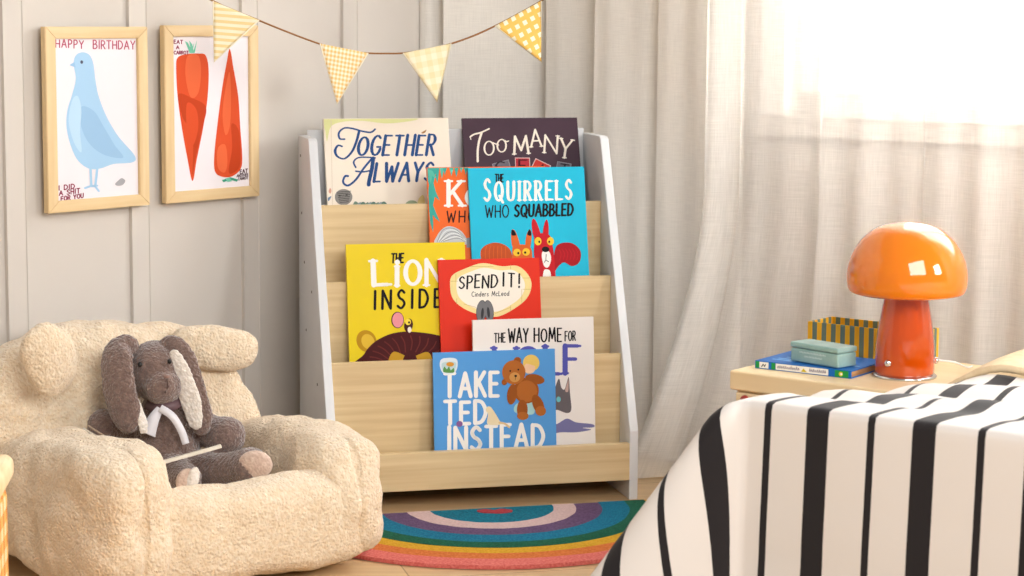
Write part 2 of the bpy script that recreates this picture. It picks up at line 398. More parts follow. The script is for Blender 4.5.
class Art:
    """flat print on a face: photo-measured board coordinates go through one affine map to metres on the face"""
    def __init__(s, aff, w, h, sc=1.0, ox=0, oy=0, y0=0):
        s.A = aff; s.w = w; s.h = h; s.sc = sc; s.ox = ox; s.oy = oy; s.y0 = y0
        s.bm = bmesh.new(); s.mats = []; s.layer = 0; s.k = 0
    def board(s, sc, ox, oy): s.sc, s.ox, s.oy = sc, ox, oy; return s
    def P(s, x, y):
        x = s.ox + x / s.sc; y = s.oy + y / s.sc; A = s.A
        a = A[0] * x + A[1] * y + A[2]; b = A[3] * x + A[4] * y + A[5]
        e = .0012
        return Vector((min(max(a, e), s.w - e), s.y0 - .0002 - .00005 * s.layer - 7e-6 * s.k, min(max(b, e), s.h - e)))
    def mi(s, m):
        if m not in s.mats: s.mats.append(m)
        return s.mats.index(m)
    def face(s, pts, m):
        q = []; s.k = (s.k + 1) % 6
        for p in pts:
            v = s.P(*p)
            if not q or (v - q[-1]).length > 1e-5: q.append(v)
        if len(q) > 2 and (q[0] - q[-1]).length < 1e-5: q.pop()
        if len(q) < 3: return
        try: f = s.bm.faces.new([s.bm.verts.new(v) for v in q]); f.material_index = s.mi(m)
        except ValueError: pass
    def poly(s, pts, m, smooth=True, n=6):
        if smooth: pts = [(v.x, v.y) for v in catmull([(a, b, 0) for a, b in pts], n, True)]
        s.face(pts, m); s.layer += 1
    def ell(s, cx, cy, rx, ry, m, rot=0, n=28):
        c, q = math.cos(math.radians(rot)), math.sin(math.radians(rot))
        s.face([(cx + rx * math.cos(2 * PI * i / n) * c - ry * math.sin(2 * PI * i / n) * q, cy + rx * math.cos(2 * PI * i / n) * q + ry * math.sin(2 * PI * i / n) * c) for i in range(n)], m); s.layer += 1
    def stroke(s, pts, w, m, contrast=0, taper=False):
        N = len(pts)
        for i in range(N - 1):
            (x0, y0), (x1, y1) = pts[i], pts[i + 1]
            dx, dy = x1 - x0, y1 - y0; L = math.hypot(dx, dy)
            if L < 1e-6: continue
            k = 1 - contrast * abs(dx) / L
            ww = w * k / 2
            if taper: ww *= .45 + .55 * math.sin(PI * (i + .5) / (N - 1))
            nx, ny = -dy / L * ww, dx / L * ww
            s.face([(x0 + nx, y0 + ny), (x1 + nx, y1 + ny), (x1 - nx, y1 - ny), (x0 - nx, y0 - ny)], m)
            for (cx, cy) in ((x0, y0), (x1, y1)):
                s.face([(cx + ww * math.cos(2 * PI * q / 8), cy + ww * math.sin(2 * PI * q / 8)) for q in range(8)], m)
    def text(s, st, x0, y0, x1, y1, h, w, m, contrast=0, slant=0, serif=0, gap=.22, jit=0, hs=None):
        tot = sum(GL[c][0] + gap for c in st) - gap
        L = x1 - x0; k = L / tot; x = 0; rnd = random.Random(len(st) * 7 + int(x0))
        for ci, c in enumerate(st):
            gw, strokes = GL[c]
            hh = h * (1 + jit * (rnd.random() - .5)) * (hs[ci] if hs else 1); oy = jit * h * (rnd.random() - .5) * .5
            for g in strokes:
                pts = []
                for (gx, gy) in g:
                    X = (x + gx) * k; Y = gy * hh - oy
                    pts.append((x0 + X + slant * Y, y0 + (y1 - y0) * X / L - Y))
                s.stroke(pts, w, m, contrast)
                if serif:
                    for e in ((0, -1) if len(g) < 9 else ()):
                        if g[e][1] in (0, 1):
                            px, py = pts[e]; s.stroke([(px - serif, py), (px + serif, py)], w * .5, m)
            x += gw + gap
        s.layer += 1
    def build(s, name, parent):
        bmesh.ops.recalc_face_normals(s.bm, faces=s.bm.faces)
        for f in s.bm.faces:
            if f.normal.y > 0: f.normal_flip()
        return bmobj(name, s.bm, s.mats, parent)

def ink(hexc, rough=.6): return mat('ink_' + hexc, hexc, rough, Specular_IOR_Level=.12)
BLK, WHT = ink('1c1a1c'), ink('f6f3ee')

# ------------------------------------------------------------------ bookcase
SYAW = .2448; SBX = Vector((-.3607, 4.0528, 0)); SW, ST = .64, .018
shelf = tag(empty('bookcase', SBX, (0, 0, SYAW)), 'sling-style childrens bookcase with four stepped oak tiers and white sides', 'bookcase')
DB, DTP, HT, ZK = .381, .142, .7313, .1426
def side(x0, x1, nm):
    prof = [(0, 0), (0, ZK), (DB - DTP - .004, HT - .006), (DB - DTP + .006, HT), (DB, HT), (DB, 0)]
    bm = bmesh.new()
    a = [bm.verts.new((x0, y, z)) for y, z in prof]; b = [bm.verts.new((x1, y, z)) for y, z in prof]
    bm.faces.new(a); bm.faces.new(b[::-1])
    for i in range(len(prof)): j = (i + 1) % len(prof); bm.faces.new((a[i], b[i], b[j], a[j]))
    bmesh.ops.recalc_face_normals(bm, faces=bm.faces)
    bmesh.ops.bevel(bm, geom=list(bm.edges), offset=.0012, segments=1, affect='EDGES')
    o = bmobj(nm, bm, M_white, shelf)
    return o
s1 = side(0, ST, 'side_panel'); s2 = side(SW - ST, SW, 'side_panel')
M_hole = mat('dark_screw_hole', '55504c', .8)
for (y, z) in ((.345, .69), (.335, .57), (.30, .47), (.28, .33), (.2, .42), (.13, .24)):
    bm = bmesh.new(); bmesh.ops.create_cone(bm, cap_ends=True, segments=12, radius1=.0028, radius2=.0028, depth=.0012, matrix=Matrix.Translation((-.0003, y, z)) @ Matrix.Rotation(PI / 2, 4, 'Y'))
    bmobj('screw_cap', bm, M_hole, s1)
boxobj('back_panel', (ST, SW - ST, .3662, .378, .03, .742), M_greyp, shelf)
BT = .012
boxobj('front_board', (ST, SW - ST, 0, .018, .0409, .1172), M_oak, shelf, .0008, 1)
boxobj('tier_board', (ST, SW - ST, .0707, .0707 + BT, .058, .2922), M_oak, shelf, .0008, 1)
boxobj('tier_board', (ST, SW - ST, .1471, .1471 + BT, .222, .4451), M_oak, shelf, .0008, 1)
boxobj('tier_board', (ST, SW - ST, .2257, .2257 + BT, .378, .5948), M_oak, shelf, .0008, 1)
boxobj('tier_floor', (ST, SW - ST, .0182, .0706, .058, .0700), M_oak, shelf)
boxobj('tier_floor', (ST, SW - ST, .0828, .147, .2235, .2355), M_oak, shelf)
boxobj('tier_floor', (ST, SW - ST, .1592, .2256, .379, .3913), M_oak, shelf)
boxobj('tier_floor', (ST, SW - ST, .2378, .3655, .489, .5010), M_oak, shelf)

# ------------------------------------------------------------------ picture books on the bookcase
BK = {
'white': ((-0.0721,4.1669,0.0720), 5.5, 0.2546, 0.3002, 0.008, [0.0021058, -3.63e-05, -0.9841137, -7.91e-05, -0.0020401, 0.9919792]),
'blue': ((-0.1527,4.1383,0.0720), 5.5, 0.2543, 0.2383, 0.006, [0.0020831, -3.66e-05, -0.8888614, -8.2e-05, -0.0020279, 0.9897601]),
'yellow': ((-0.3246,4.1667,0.2380), 10, 0.2468, 0.2881, 0.008, [0.0020697, -6.88e-05, -0.6993431, -5.82e-05, -0.0020345, 0.8060521]),
'red': ((-0.1405,4.2035,0.2380), 10, 0.2136, 0.2534, 0.007, [0.0021065, -7.47e-05, -0.90302, -5.95e-05, -0.0020505, 0.8126685]),
'orange': ((-0.1638,4.2825,0.3940), 12, 0.2540, 0.2820, 0.007, [0.0021421, -9.26e-05, -0.8989787, -3.58e-05, -0.0020988, 0.6491988]),
'cyan': ((-0.0787,4.2944,0.3940), 12, 0.2514, 0.2805, 0.007, [0.0021569, -9.73e-05, -0.9926799, -4.14e-05, -0.0021014, 0.6533626]),
'cream': ((-0.3803,4.3382,0.5050), 17, 0.2692, 0.2734, 0.01, [0.0021455, -0.0001184, -0.678901, -2.58e-05, -0.0021665, 0.5388157]),
'purple': ((-0.0898,4.4129,0.5050), 17, 0.2564, 0.2721, 0.008, [0.0022196, -0.0001475, -1.0074331, -2.09e-05, -0.0022097, 0.543129]),
}
M_page = noisy(mat('paper_page_block', 'f3ece0', .8), 'e6dccb', 'f7f1e6', (4, 4, 900))
def cover_mat(nm, c, rough=.35):
    m = mat('printed_cover_' + nm, c, rough); pbsdf(m).inputs['Specular IOR Level'].default_value = .14
    return m
def book(nm, colour, label, hard=False):
    loc, th, w, h, t, aff = BK[nm]
    r = tag(empty('picture_book', loc, (-math.radians(th), 0, SYAW)), label, 'book', 'picture books on the stepped bookcase')
    m = cover_mat(nm, colour)
    bm = bmesh.new(); ct = .0022 if hard else .0006
    box(bm, 0, w, 0, ct, 0, h, bev=.0009 if hard else .0002, seg=2)
    box(bm, 0, w, t - ct, t, 0, h, bev=.0002)
    box(bm, 0, ct, ct * .5, t - ct * .5, 0, h)
    bmobj('cover', bm, m, r)
    boxobj('page_block', (ct, w - (.003 if hard else .0004), ct, t - ct, .002 if hard else .0004, h - (.003 if hard else .0004)), M_page, r)
    return r, (lambda sc=1, ox=0, oy=0: Art(aff, w, h, sc, ox, oy))

# cream "TOGETHER ALWAYS"
r, A = book('cream', 'efe3d2', 'cream hardback picture book with navy brush lettering, top left of the bookcase', True)
NAVY = ink('2b4f86')
a = A(5.757, 320, 110)
a.stroke(sm((315, 110), (290, 128), (240, 122), (190, 108), (140, 104), (108, 130), (112, 165), (140, 168)), 12, NAVY, .2)
a.stroke(sm((222, 126), (208, 180), (182, 240), (140, 280), (100, 268), (86, 235), (102, 205), (126, 210)), 17, NAVY, .45)
a.text('OGETHER', 212, 260, 652, 258, 112, 19, NAVY, .45, .16, gap=.30, hs=[.92, 1, 1, 1, 1.03, 1, 1.05])
a.stroke(sm((204, 330), (192, 300), (215, 276), (262, 272), (316, 276)), 11, NAVY, .25)
a.stroke(sm((304, 278), (296, 340), (282, 400), (278, 430)), 22, NAVY)
a.stroke(sm((294, 282), (250, 335), (205, 400), (160, 434), (132, 415), (142, 382), (160, 380)), 12, NAVY)
a.stroke(sm((204, 352), (245, 356), (292, 348)), 9, NAVY)
a.text('LWAYS', 308, 412, 640, 406, 104, 19, NAVY, .45, .16, gap=.28)
a.build('title_lettering', r)
a = A(5.757, 320, 110)
YG = ink('dfe0a0')
a.poly([(20, 48), (240, 46), (420, 50), (560, 48), (520, 62), (380, 76), (240, 62), (120, 70), (60, 100), (40, 180), (30, 120)], YG)
a.layer += 1
a.ell(135, 500, 50, 46, ink('8e8a86')); 
for k in range(7): a.stroke([(96 + k * 3, 472 + k * 10), (175 - k * 2, 466 + k * 10)], 4, ink('4d4a49'))
for (x, y) in ((112, 492), (152, 488)): a.ell(x, y, 7, 4, BLK)
a.layer += 1
for k in range(9): a.poly([(190 + k * 20, 548), (198 + k * 20, 526 + (k * 37) % 14), (214 + k * 20, 530), (222 + k * 20, 548)], ink(('6f8a78', '8a9aa0', '5e7d6e')[k % 3]))
a.poly([(490, 545), (510, 522), (545, 524), (560, 545)], ink('9fae8e')); a.poly([(560, 545), (566, 510), (590, 490), (600, 520), (596, 545)], ink('d9c98a'))
a.build('cover_illustration', r); a = A(5.757, 320, 110)
a.poly([(582, 130), (600, 118), (612, 112), (606, 126), (592, 134)], ink('a97844'))
a.poly([(36, 515), (52, 500), (66, 495), (58, 512), (50, 522)], ink('6c86a4')); a.poly([(50, 468), (58, 448), (66, 462), (60, 480)], ink('d9a58e'))
a.stroke([(62, 60), (72, 545)], 3, ink('d8c8b2'))
a.build('cover_illustration', r)

# aubergine "TOO MANY"
r, A = book('purple', '46303c', 'dark aubergine picture book with ivory lettering, top right of the bookcase')
IV = ink('f0e6d6'); a = A(3.2, 455, 110)
a.stroke(sm((48, 86), (60, 78), (82, 72), (108, 60)), 5, IV); a.stroke(sm((84, 74), (76, 100), (72, 130), (72, 164)), 7, IV); a.stroke([(48, 86), (50, 94)], 3, IV)
a.stroke(arcp(108, 122, 15, 22, 80, 440, 20), 6, IV, .4); a.stroke(sm((118, 104), (128, 108), (138, 112)), 4, IV)
a.stroke(arcp(148, 114, 14, 20, 80, 440, 20), 6, IV, .4); a.stroke(sm((158, 98), (164, 101), (170, 99)), 4, IV)
def glyph(a, c, x, y, w, h, sw, m, rot=0, serif=6):
    gw, st = GL[c]; cs, sn = math.cos(math.radians(rot)), math.sin(math.radians(rot))
    def T(gx, gy): X, Y = gx / gw * w, -gy * h; return (x + X * cs - Y * sn, y + X * sn + Y * cs)
    for g in st:
        a.stroke([T(*p) for p in g], sw, m, .35)
        if serif:
            for e in (0, -1):
                if g[e][1] in (0, 1) and len(g) < 9:
                    q = g[e]; d = serif / w * gw; a.stroke([T(q[0] - d, q[1]), T(q[0] + d, q[1])], sw * .45, m)
glyph(a, 'M', 188, 141, 46, 56, 8, IV, -3); glyph(a, 'A', 242, 118, 34, 54, 7, IV, -4); glyph(a, 'N', 284, 136, 40, 56, 7, IV, 4); glyph(a, 'Y', 330, 150, 38, 60, 8, IV, 8)
a.build('title_lettering', r)
a = A(3.2, 455, 110)
def tile(a, pts, m, edge):
    cx = sum(p[0] for p in pts) / 4; cy = sum(p[1] for p in pts) / 4
    a.poly(pts, edge, False); a.poly([(cx + (x - cx) * .9, cy + (y - cy) * .9) for x, y in pts], m, False)
GT = ink('6d6872'); RT = ink('b9323f'); ET = ink('d9b9b4')
tile(a, [(117, 172), (170, 158), (184, 206), (131, 220)], GT, ink('8f8a92')); glyph(a, 'S', 136, 210, 32, 42, 7, ink('332a33'), -14, 0)
tile(a, [(190, 152), (238, 152), (240, 202), (192, 202)], RT, ET); glyph(a, 'E', 204, 196, 22, 36, 7, ink('4a1820'), 0, 4)
tile(a, [(256, 154), (306, 178), (284, 224), (234, 200)], ink('c63a33'), ET); glyph(a, 'A', 252, 200, 28, 34, 6, ink('4a1820'), 26, 4)
tile(a, [(326, 164), (372, 172), (364, 218), (318, 210)], GT, ink('8f8a92')); glyph(a, 'T', 332, 208, 26, 36, 6, ink('332a33'), 9, 0)
a.build('cover_illustration', r)

# cyan "THE SQUIRRELS WHO SQUABBLED"
r, A = book('cyan', '06b8da', 'cyan picture book with white lettering and two red squirrels')
a = A(3.2, 455, 110)
a.text('THE', 128, 230, 153, 230, 24, 4.2, BLK, 0, 0, gap=.3)
a.text('SQUIRRELS', 94, 291, 372, 284, 62, 9.5, WHT, .35, 0, serif=5, gap=.52, hs=[1.12, .95, .95, .95, .95, .95, .95, .95, 1])
a.text('WHO', 97, 344, 170, 343, 38, 4, BLK, 0, 0, gap=.28)
a.text('SQUABBLED', 190, 341, 376, 336, 37, 7.5, BLK, .2, .04, gap=.30)
a.build('title_lettering', r)
OR1, OR2 = ink('c2552a'), ink('d9662d'); RD1, RD2 = ink('c4202a'), ink('a81a24'); YL = ink('f0c63a')
a = A(3.2, 455, 110)
a.poly([(82, 470), (88, 440), (125, 424), (165, 436), (182, 470), (175, 540), (100, 540)], OR1)
for k in range(6): a.stroke(sm((100 + k * 12, 436), (96 + k * 13, 462), (102 + k * 12, 500)), 2, OR2)
a.poly([(184, 440), (178, 400), (182, 382), (194, 392), (206, 436)], OR2); a.poly([(224, 436), (228, 398), (238, 382), (244, 400), (238, 444)], OR2)
a.poly([(180, 400), (180, 384), (188, 386), (194, 400)], BLK); a.poly([(230, 398), (236, 382), (242, 390), (242, 402)], BLK)
a.poly([(182, 460), (186, 438), (212, 430), (240, 440), (246, 470), (244, 540), (186, 540)], OR2)
a.ell(197, 456, 12, 12, YL); a.ell(226, 454, 12, 12, YL); a.ell(201, 458, 3.5, 4, BLK); a.ell(223, 456, 3.5, 4, BLK)
a.poly([(318, 450), (334, 428), (372, 426), (400, 450), (398, 486), (374, 500), (348, 488), (330, 500), (312, 520)], RD2)
for k in range(6): a.stroke(sm((330 + k * 11, 444), (338 + k * 11, 460), (334 + k * 11, 480)), 2, RD1)
a.poly([(252, 408), (244, 370), (248, 348), (260, 360), (272, 400)], RD1); a.poly([(280, 400), (284, 366), (292, 350), (298, 370), (296, 408)], RD1)
a.poly([(252, 430), (254, 402), (276, 394), (302, 402), (312, 440), (318, 500), (316, 560), (262, 560), (268, 500), (252, 470)], RD1)
a.ell(264, 420, 11, 13, YL); a.ell(304, 420, 11, 13, YL); a.ell(268, 422, 3, 4, BLK); a.ell(300, 422, 3, 4, BLK)
a.poly([(276, 470), (280, 452), (298, 452), (306, 474), (298, 502), (284, 500)], WHT); a.ell(288, 446, 12, 9, BLK)
a.stroke([(290, 462), (289, 480), (284, 488)], 2, BLK); a.stroke([(289, 480), (298, 486)], 2, BLK)
a.poly([(282, 516), (294, 510), (304, 520), (304, 560), (280, 560)], WHT)
a.build('cover_illustration', r)

# orange "KO.. WHO"
r, A = book('orange', 'ec640a', 'orange picture book with teal leaves, half hidden behind the cyan one')
a = A(6.4, 420, 160)
glyph(a, 'K', 182, 292, 88, 156, 28, WHT, 0, 24)
a.stroke(arcp(340, 240, 42, 52, 90, 450, 24), 26, WHT, .3)
a.text('WHO', 172, 398, 352, 396, 70, 9, ink('3a1d14'), 0, .03, gap=.42)
a.build('title_lettering', r)
TE = ink('3fa79c'); TE2 = ink('58b8a6')
a = A(6.4, 420, 160)
a.poly([(42, 50), (96, 48), (120, 90), (112, 130), (98, 90), (88, 150), (100, 200), (126, 260), (96, 236), (84, 290), (100, 330), (128, 396), (98, 372), (82, 350), (86, 410), (84, 460), (66, 400), (60, 320), (42, 350), (56, 260), (44, 200), (58, 160), (42, 130)], TE, False)
a.poly([(46, 60), (80, 70), (108, 120), (78, 104), (70, 160), (60, 110)], TE2, False)
for k, (x, d) in enumerate(((110, 150), (140, 120), (158, 98), (200, 104), (232, 110), (262, 84), (292, 96))): a.poly([(x - 14, 48), (x + 14, 48), (x + 5, d - 20), (x, d), (x - 6, d - 24)], (TE, TE2)[k % 2], False)
a.poly([(104, 540), (112, 480), (150, 436), (190, 424), (240, 440), (280, 476), (294, 540)], ink('c9cdcf'))
for k in range(7): a.stroke(sm((112 + k * 6, 520), (150 + k * 14, 446 + k * 9), (220 + k * 10, 440 + k * 13), (290, 500 + k * 6)), 4, ink(('8a9094', 'eef0f0')[k % 2]))
a.poly([(296, 500), (350, 490), (350, 560), (296, 560)], ink('8b9298'), False)
a.build('cover_illustration', r)

# yellow "THE LION INSIDE"
r, A = book('yellow', 'e6cb08', 'yellow picture book with white and black lettering above a brown mane')
a = A(4.11, 330, 230)
a.text('THE', 252, 135, 300, 133, 37, 7, BLK, 0, .05, gap=.28)
glyph(a, 'L', 180, 226, 55, 98, 22, WHT, -2, 16); glyph(a, 'I', 270, 228, 10, 78, 20, WHT, 0, 9); a.ell(276, 132, 11, 10, WHT)
a.stroke(arcp(340, 175, 30, 48, 90, 450, 24), 20, WHT, .3); glyph(a, 'N', 396, 226, 62, 104, 18, WHT, 0, 12)
a.text('INSIDE', 182, 325, 456, 316, 74, 11, BLK, .1, .02, gap=.55)
a.build('title_lettering', r)
MN, MN2, GD = ink('4a1a1c'), ink('6a2a26'), ink('c99a2a')
a = A(4.11, 330, 230)
a.ell(150, 456, 40, 46, ink('b98a1c'), -25); a.ell(156, 458, 26, 32, ink('dcb53a'), -25)
a.poly([(130, 560), (140, 510), (180, 462), (240, 430), (300, 418), (360, 420), (430, 430), (490, 450), (530, 480), (555, 560)], MN)
for k in range(15):
    t = k / 14 * PI; x, y = 330 - 170 * math.cos(t), 545 - 110 * math.sin(t)
    a.stroke(sm((330 - 95 * math.cos(t), 560 - 60 * math.sin(t)), (330 - 140 * math.cos(t + .05), 550 - 88 * math.sin(t + .05)), (x, y)), 5, MN2)
a.layer += 1
a.poly([(236, 548), (262, 500), (330, 522), (400, 502), (424, 548), (430, 600), (236, 600)], GD)
a.poly([(300, 540), (318, 500), (340, 500), (356, 540)], MN)
a.ell(277, 370, 26, 34, ink('3a1714')); a.ell(278, 370, 23, 31, ink('e8949a')); a.ell(322, 392, 18, 28, ink('4a2420'), 10); a.ell(320, 378, 12, 13, ink('f2d64a')); a.ell(324, 380, 4, 5, BLK); a.ell(326, 410, 8, 12, ink('f0e6d6'))
a.build('cover_illustration', r)

# red "SPEND IT!"
r, A = book('red', 'dc2a08', 'red picture book with black lettering in a cream cloud')
CL, CW = ink('f0dc9a'), ink('f6efe2')
a = A(5.76, 420, 250)
blob = [(172, 205), (186, 145), (270, 102), (360, 75), (470, 92), (560, 90), (622, 140), (642, 205), (612, 280), (530, 345), (440, 384), (340, 372), (250, 336), (188, 280)]
a.poly(blob, CL); a.poly([(402 + (x - 402) * .84, 225 + (y - 225) * .82) for x, y in blob], CW)
for seg in (((176, 180), (215, 180)), ((205, 140), (205, 185)), ((210, 280), (210, 310)), ((250, 310), (320, 330)), ((520, 85), (520, 110)), ((590, 160), (630, 160)), ((590, 225), (640, 225)), ((585, 225), (585, 300)), ((520, 320), (520, 350)), ((290, 95), (420, 95)), ((430, 365), (520, 330))):
    a.stroke(list(seg), 2.5, ink('c9b06a'))
a.layer += 1
a.ell(352, 352, 30, 64, ink('4a4a4c'), 6); a.ell(394, 350, 28, 62, ink('4a4a4c'), -8)
a.ell(352, 352, 27, 60, ink('77777a'), 6); a.ell(394, 350, 25, 58, ink('77777a'), -8); a.ell(357, 365, 8, 32, ink('3c3c40'), 5); a.ell(392, 360, 8, 32, ink('3c3c40'), -6)
a.build('cover_illustration', r)
a = A(5.76, 420, 250); a.layer = 3
a.text('SPEND', 224, 222, 442, 212, 72, 11, BLK, .3, .05, gap=.32, jit=.15); a.text('IT!', 476, 206, 572, 214, 76, 11, BLK, .3, .02, gap=.45)
a.text('Cinders McLeod' if all(c in GL for c in 'Cinders McLeod') else 'C', 296, 268, 510, 262, 27, 3.5, BLK, 0, .05, gap=.30)
a.build('title_lettering', r)

# white "THE WAY HOME FOR WOLF"
r, A = book('white', 'f1ebe6', 'white picture book with black and violet lettering behind the pale blue one')
VI = ink('5a5bb4'); a = A(3.2, 420, 300)
a.text('THE', 238, 137, 272, 135, 29, 4, BLK, .1, 0, gap=.3); a.text('WAY', 283, 136, 345, 134, 44, 5.5, BLK, .2, 0, gap=.25, jit=.1); a.text('HOME', 365, 134, 452, 131, 43, 5.5, BLK, .2, 0, gap=.3, jit=.1); a.text('FOR', 464, 130, 497, 128, 30, 4, BLK, .1, 0, gap=.3)
glyph(a, 'W', 236, 236, 72, 82, 16, VI, 0, 9); a.stroke(arcp(346, 195, 34, 42, 90, 450, 22), 17, VI, .3); glyph(a, 'L', 400, 236, 44, 88, 17, VI, 0, 9); glyph(a, 'F', 464, 234, 40, 88, 17, VI, 0, 9)
a.build('title_lettering', r)
a = A(3.2, 420, 300); GW = ink('6b6468')
a.poly([(428, 300), (436, 268), (445, 252), (452, 280), (462, 286), (470, 262), (476, 248), (480, 300), (484, 350), (470, 362), (440, 352), (420, 350)], GW)
a.poly([(464, 290), (472, 262), (475, 256), (474, 292)], ink('c9aaa0')); a.ell(443, 318, 7, 9, ink('6fc0c8'))
a.poly([(400, 410), (440, 396), (470, 380), (500, 392), (552, 398), (556, 408), (520, 410), (548, 416), (500, 424), (450, 424), (410, 430)], ink('7a78a6'))
a.build('cover_illustration', r)

# blue "TAKE TED INSTEAD"
r, A = book('blue', '5a9fe0', 'pale blue landscape picture book with white lettering and a teddy bear')
a = A(4.433, 415, 335)
a.text('TAKE', 132, 273, 366, 268, 104, 18, WHT, .1, 0, gap=.34, jit=.06); a.text('TED', 132, 394, 312, 388, 96, 18, WHT, .1, 0, gap=.34, jit=.06); a.text('INSTEAD', 148, 512, 568, 498, 104, 18, WHT, .1, 0, gap=.32, jit=.08)
a.build('title_lettering', r)
BR1, BR2 = ink('9a5420'), ink('b3682c'); FC = ink('f2c9a4')
a = A(4.433, 415, 335); a.layer = 3
a.poly([(120, 106), (178, 104), (188, 135), (172, 170), (128, 172), (110, 138)], ink('dfe9ee')); a.poly([(126, 122), (176, 120), (180, 140), (166, 164), (132, 166), (118, 140)], ink('bfd8dc'))
a.ell(155, 130, 17, 10, ink('dd9a3a')); a.poly([(126, 164), (130, 140), (140, 152), (150, 140), (158, 156), (170, 146), (170, 166)], ink('5f9a52'))
a.build('fishbowl_drawing', r); a = A(4.433, 415, 335); a.layer = 3
a.ell(470, 330, 26, 26, ink('bfe0de')); a.poly([(440, 340), (448, 305), (520, 290), (528, 345), (490, 352)], ink('a9d4d4'))
a.ell(514, 122, 37, 37, ink('ecc96a')); a.ell(506, 146, 26, 24, FC); a.poly([(482, 120), (510, 100), (540, 124), (530, 134), (506, 128)], ink('ecc96a'))
a.ell(508, 205, 20, 14, ink('c6e0e6'), 30)
a.ell(530, 194, 44, 22, BR1, 10); a.ell(492, 245, 56, 58, BR1); a.ell(494, 248, 46, 48, BR2)
a.ell(428, 262, 22, 46, BR1, 8); a.ell(474, 330, 24, 44, BR1); a.ell(476, 358, 26, 18, BR2); a.ell(545, 308, 24, 48, BR1, -22); a.ell(556, 336, 24, 22, BR2)
a.ell(452, 112, 17, 16, BR1, -20); a.ell(394, 208, 12, 14, BR1); a.ell(436, 164, 52, 54, BR2); a.ell(440, 186, 24, 22, ink('cf9550')); a.ell(444, 180, 6, 5, BLK); a.ell(420, 158, 4, 4, BLK); a.ell(456, 152, 4, 4, BLK)
a.stroke([(444, 186), (442, 198)], 2, BLK)
a.build('teddy_drawing', r); a = A(4.433, 415, 335); a.layer = 3
a.poly([(318, 392), (322, 350), (314, 325), (324, 316), (340, 326), (362, 360), (378, 394), (348, 398)], ink('f0dfb8')); a.stroke(sm((372, 388), (395, 392), (416, 408)), 9, ink('e3c795')); a.ell(326, 330, 14, 14, ink('f0dfb8'))
a.build('cat_drawing', r); a = A(4.433, 415, 335); a.layer = 3
a.ell(196, 393, 14, 13, ink('8a5f9a'))
a.build('ball_drawing', r)

# ------------------------------------------------------------------ framed pictures on the left wall
FR = {
'f1': ((-0.8761,3.9378,0.6070), 0, 0.2505, 0.3512, .014, [0.0024343, -4.16e-05, -0.1080215, -8.54e-05, -0.001916, 0.4106667]),
'f2': ((-0.6908,4.1643,0.6066), 0, 0.2573, 0.3545, .014, [0.0027319, -3.21e-05, -0.448433, -8.68e-05, -0.0020344, 0.4252171]),
}
M_paper = mat('white_poster_paper', 'efeaf0', .55)
def frame(nm, label):
    loc, _, w, h, t, aff = FR[nm]
    r = tag(empty('framed_picture', loc, (0, 0, WY)), label, 'picture', 'framed pictures on the left wall')
    b, bh = .025, .0225
    def rail(pts, m):
        bm = bmesh.new(); lo = [bm.verts.new((x, 0, z)) for x, z in pts]; hi = [bm.verts.new((x, t, z)) for x, z in pts]
        bm.faces.new(lo); bm.faces.new(hi[::-1])
        for i in range(4): j = (i + 1) % 4; bm.faces.new((lo[i], hi[i], hi[j], lo[j]))
        bmesh.ops.recalc_face_normals(bm, faces=bm.faces); bmesh.ops.bevel(bm, geom=list(bm.edges), offset=.0012, segments=2, affect='EDGES')
        bmobj('frame_rail', bm, m, r)
    rail([(0, 0), (b, bh), (b, h - bh), (0, h)], M_pine); rail([(w, 0), (w, h), (w - b, h - bh), (w - b, bh)], M_pine)
    rail([(0, 0), (w, 0), (w - b, bh), (b, bh)], M_pine_h); rail([(0, h), (b, h - bh), (w - b, h - bh), (w, h)], M_pine_h)
    pp = boxobj('poster', (b - .004, w - b + .004, .006, .009, bh - .004, h - bh + .004), M_paper, r)
    boxobj('backing_board', (.01, w - .01, .0092, .0138, .01, h - .01), mat('brown_backing', '8a7458', .9), r)
    class PA(Art):
        def P(s, x, y):
            v = Art.P(s, x, y); v.x = min(max(v.x, b), w - b); v.z = min(max(v.z, bh), h - bh); return v
    return pp, (lambda sc=1, ox=0, oy=0: PA(aff, w, h, sc, ox, oy, .006))
pp, A = frame('f1', 'pine framed poster of a pale blue bird, left of the two on the wall')
PK, PK2 = ink('b8506e'), ink('8e2a4c'); SB, SB2, SB3 = ink('a9cfee'), ink('9cc3e6'), ink('bcdcf4')
a = A(2.877, 30, 20)
# a plain songbird of about the same size and colour
a.poly([(128, 128), (134, 104), (152, 94), (172, 100), (184, 124), (190, 170), (200, 220), (224, 280), (258, 336), (306, 392), (300, 412), (244, 416), (206, 428), (172, 428), (140, 404), (120, 362), (108, 310), (110, 262), (124, 214), (134, 170)], SB)
a.poly([(130, 122), (116, 132), (134, 138)], SB2, False)
a.poly([(150, 250), (186, 262), (214, 306), (246, 360), (272, 398), (214, 388), (170, 352), (148, 300)], SB2)
a.poly([(124, 232), (140, 220), (150, 260), (146, 320), (150, 380), (128, 350), (114, 290)], SB3)
a.ell(151, 122, 4, 5, ink('5a5f78'))
a.stroke([(176, 424), (178, 478)], 7, SB); a.stroke([(196, 424), (190, 478)], 7, SB); a.stroke([(160, 484), (178, 478), (190, 480), (200, 494)], 6, SB); a.stroke([(180, 480), (196, 478)], 5, SB)
a.poly([(248, 474), (258, 464), (268, 458), (278, 466), (270, 478), (254, 480)], ink('a9a9ae'))
a.build('bird_drawing', pp)
a = A(2.877, 30, 20); a.layer = 2
a.text('HAPPY', 78, 82, 156, 83, 22, 3.2, PK, 0, 0, gap=.34, jit=.1); a.text('BIRTHDAY', 184, 83, 306, 80, 23, 3.2, PK, 0, 0, gap=.28, jit=.12)
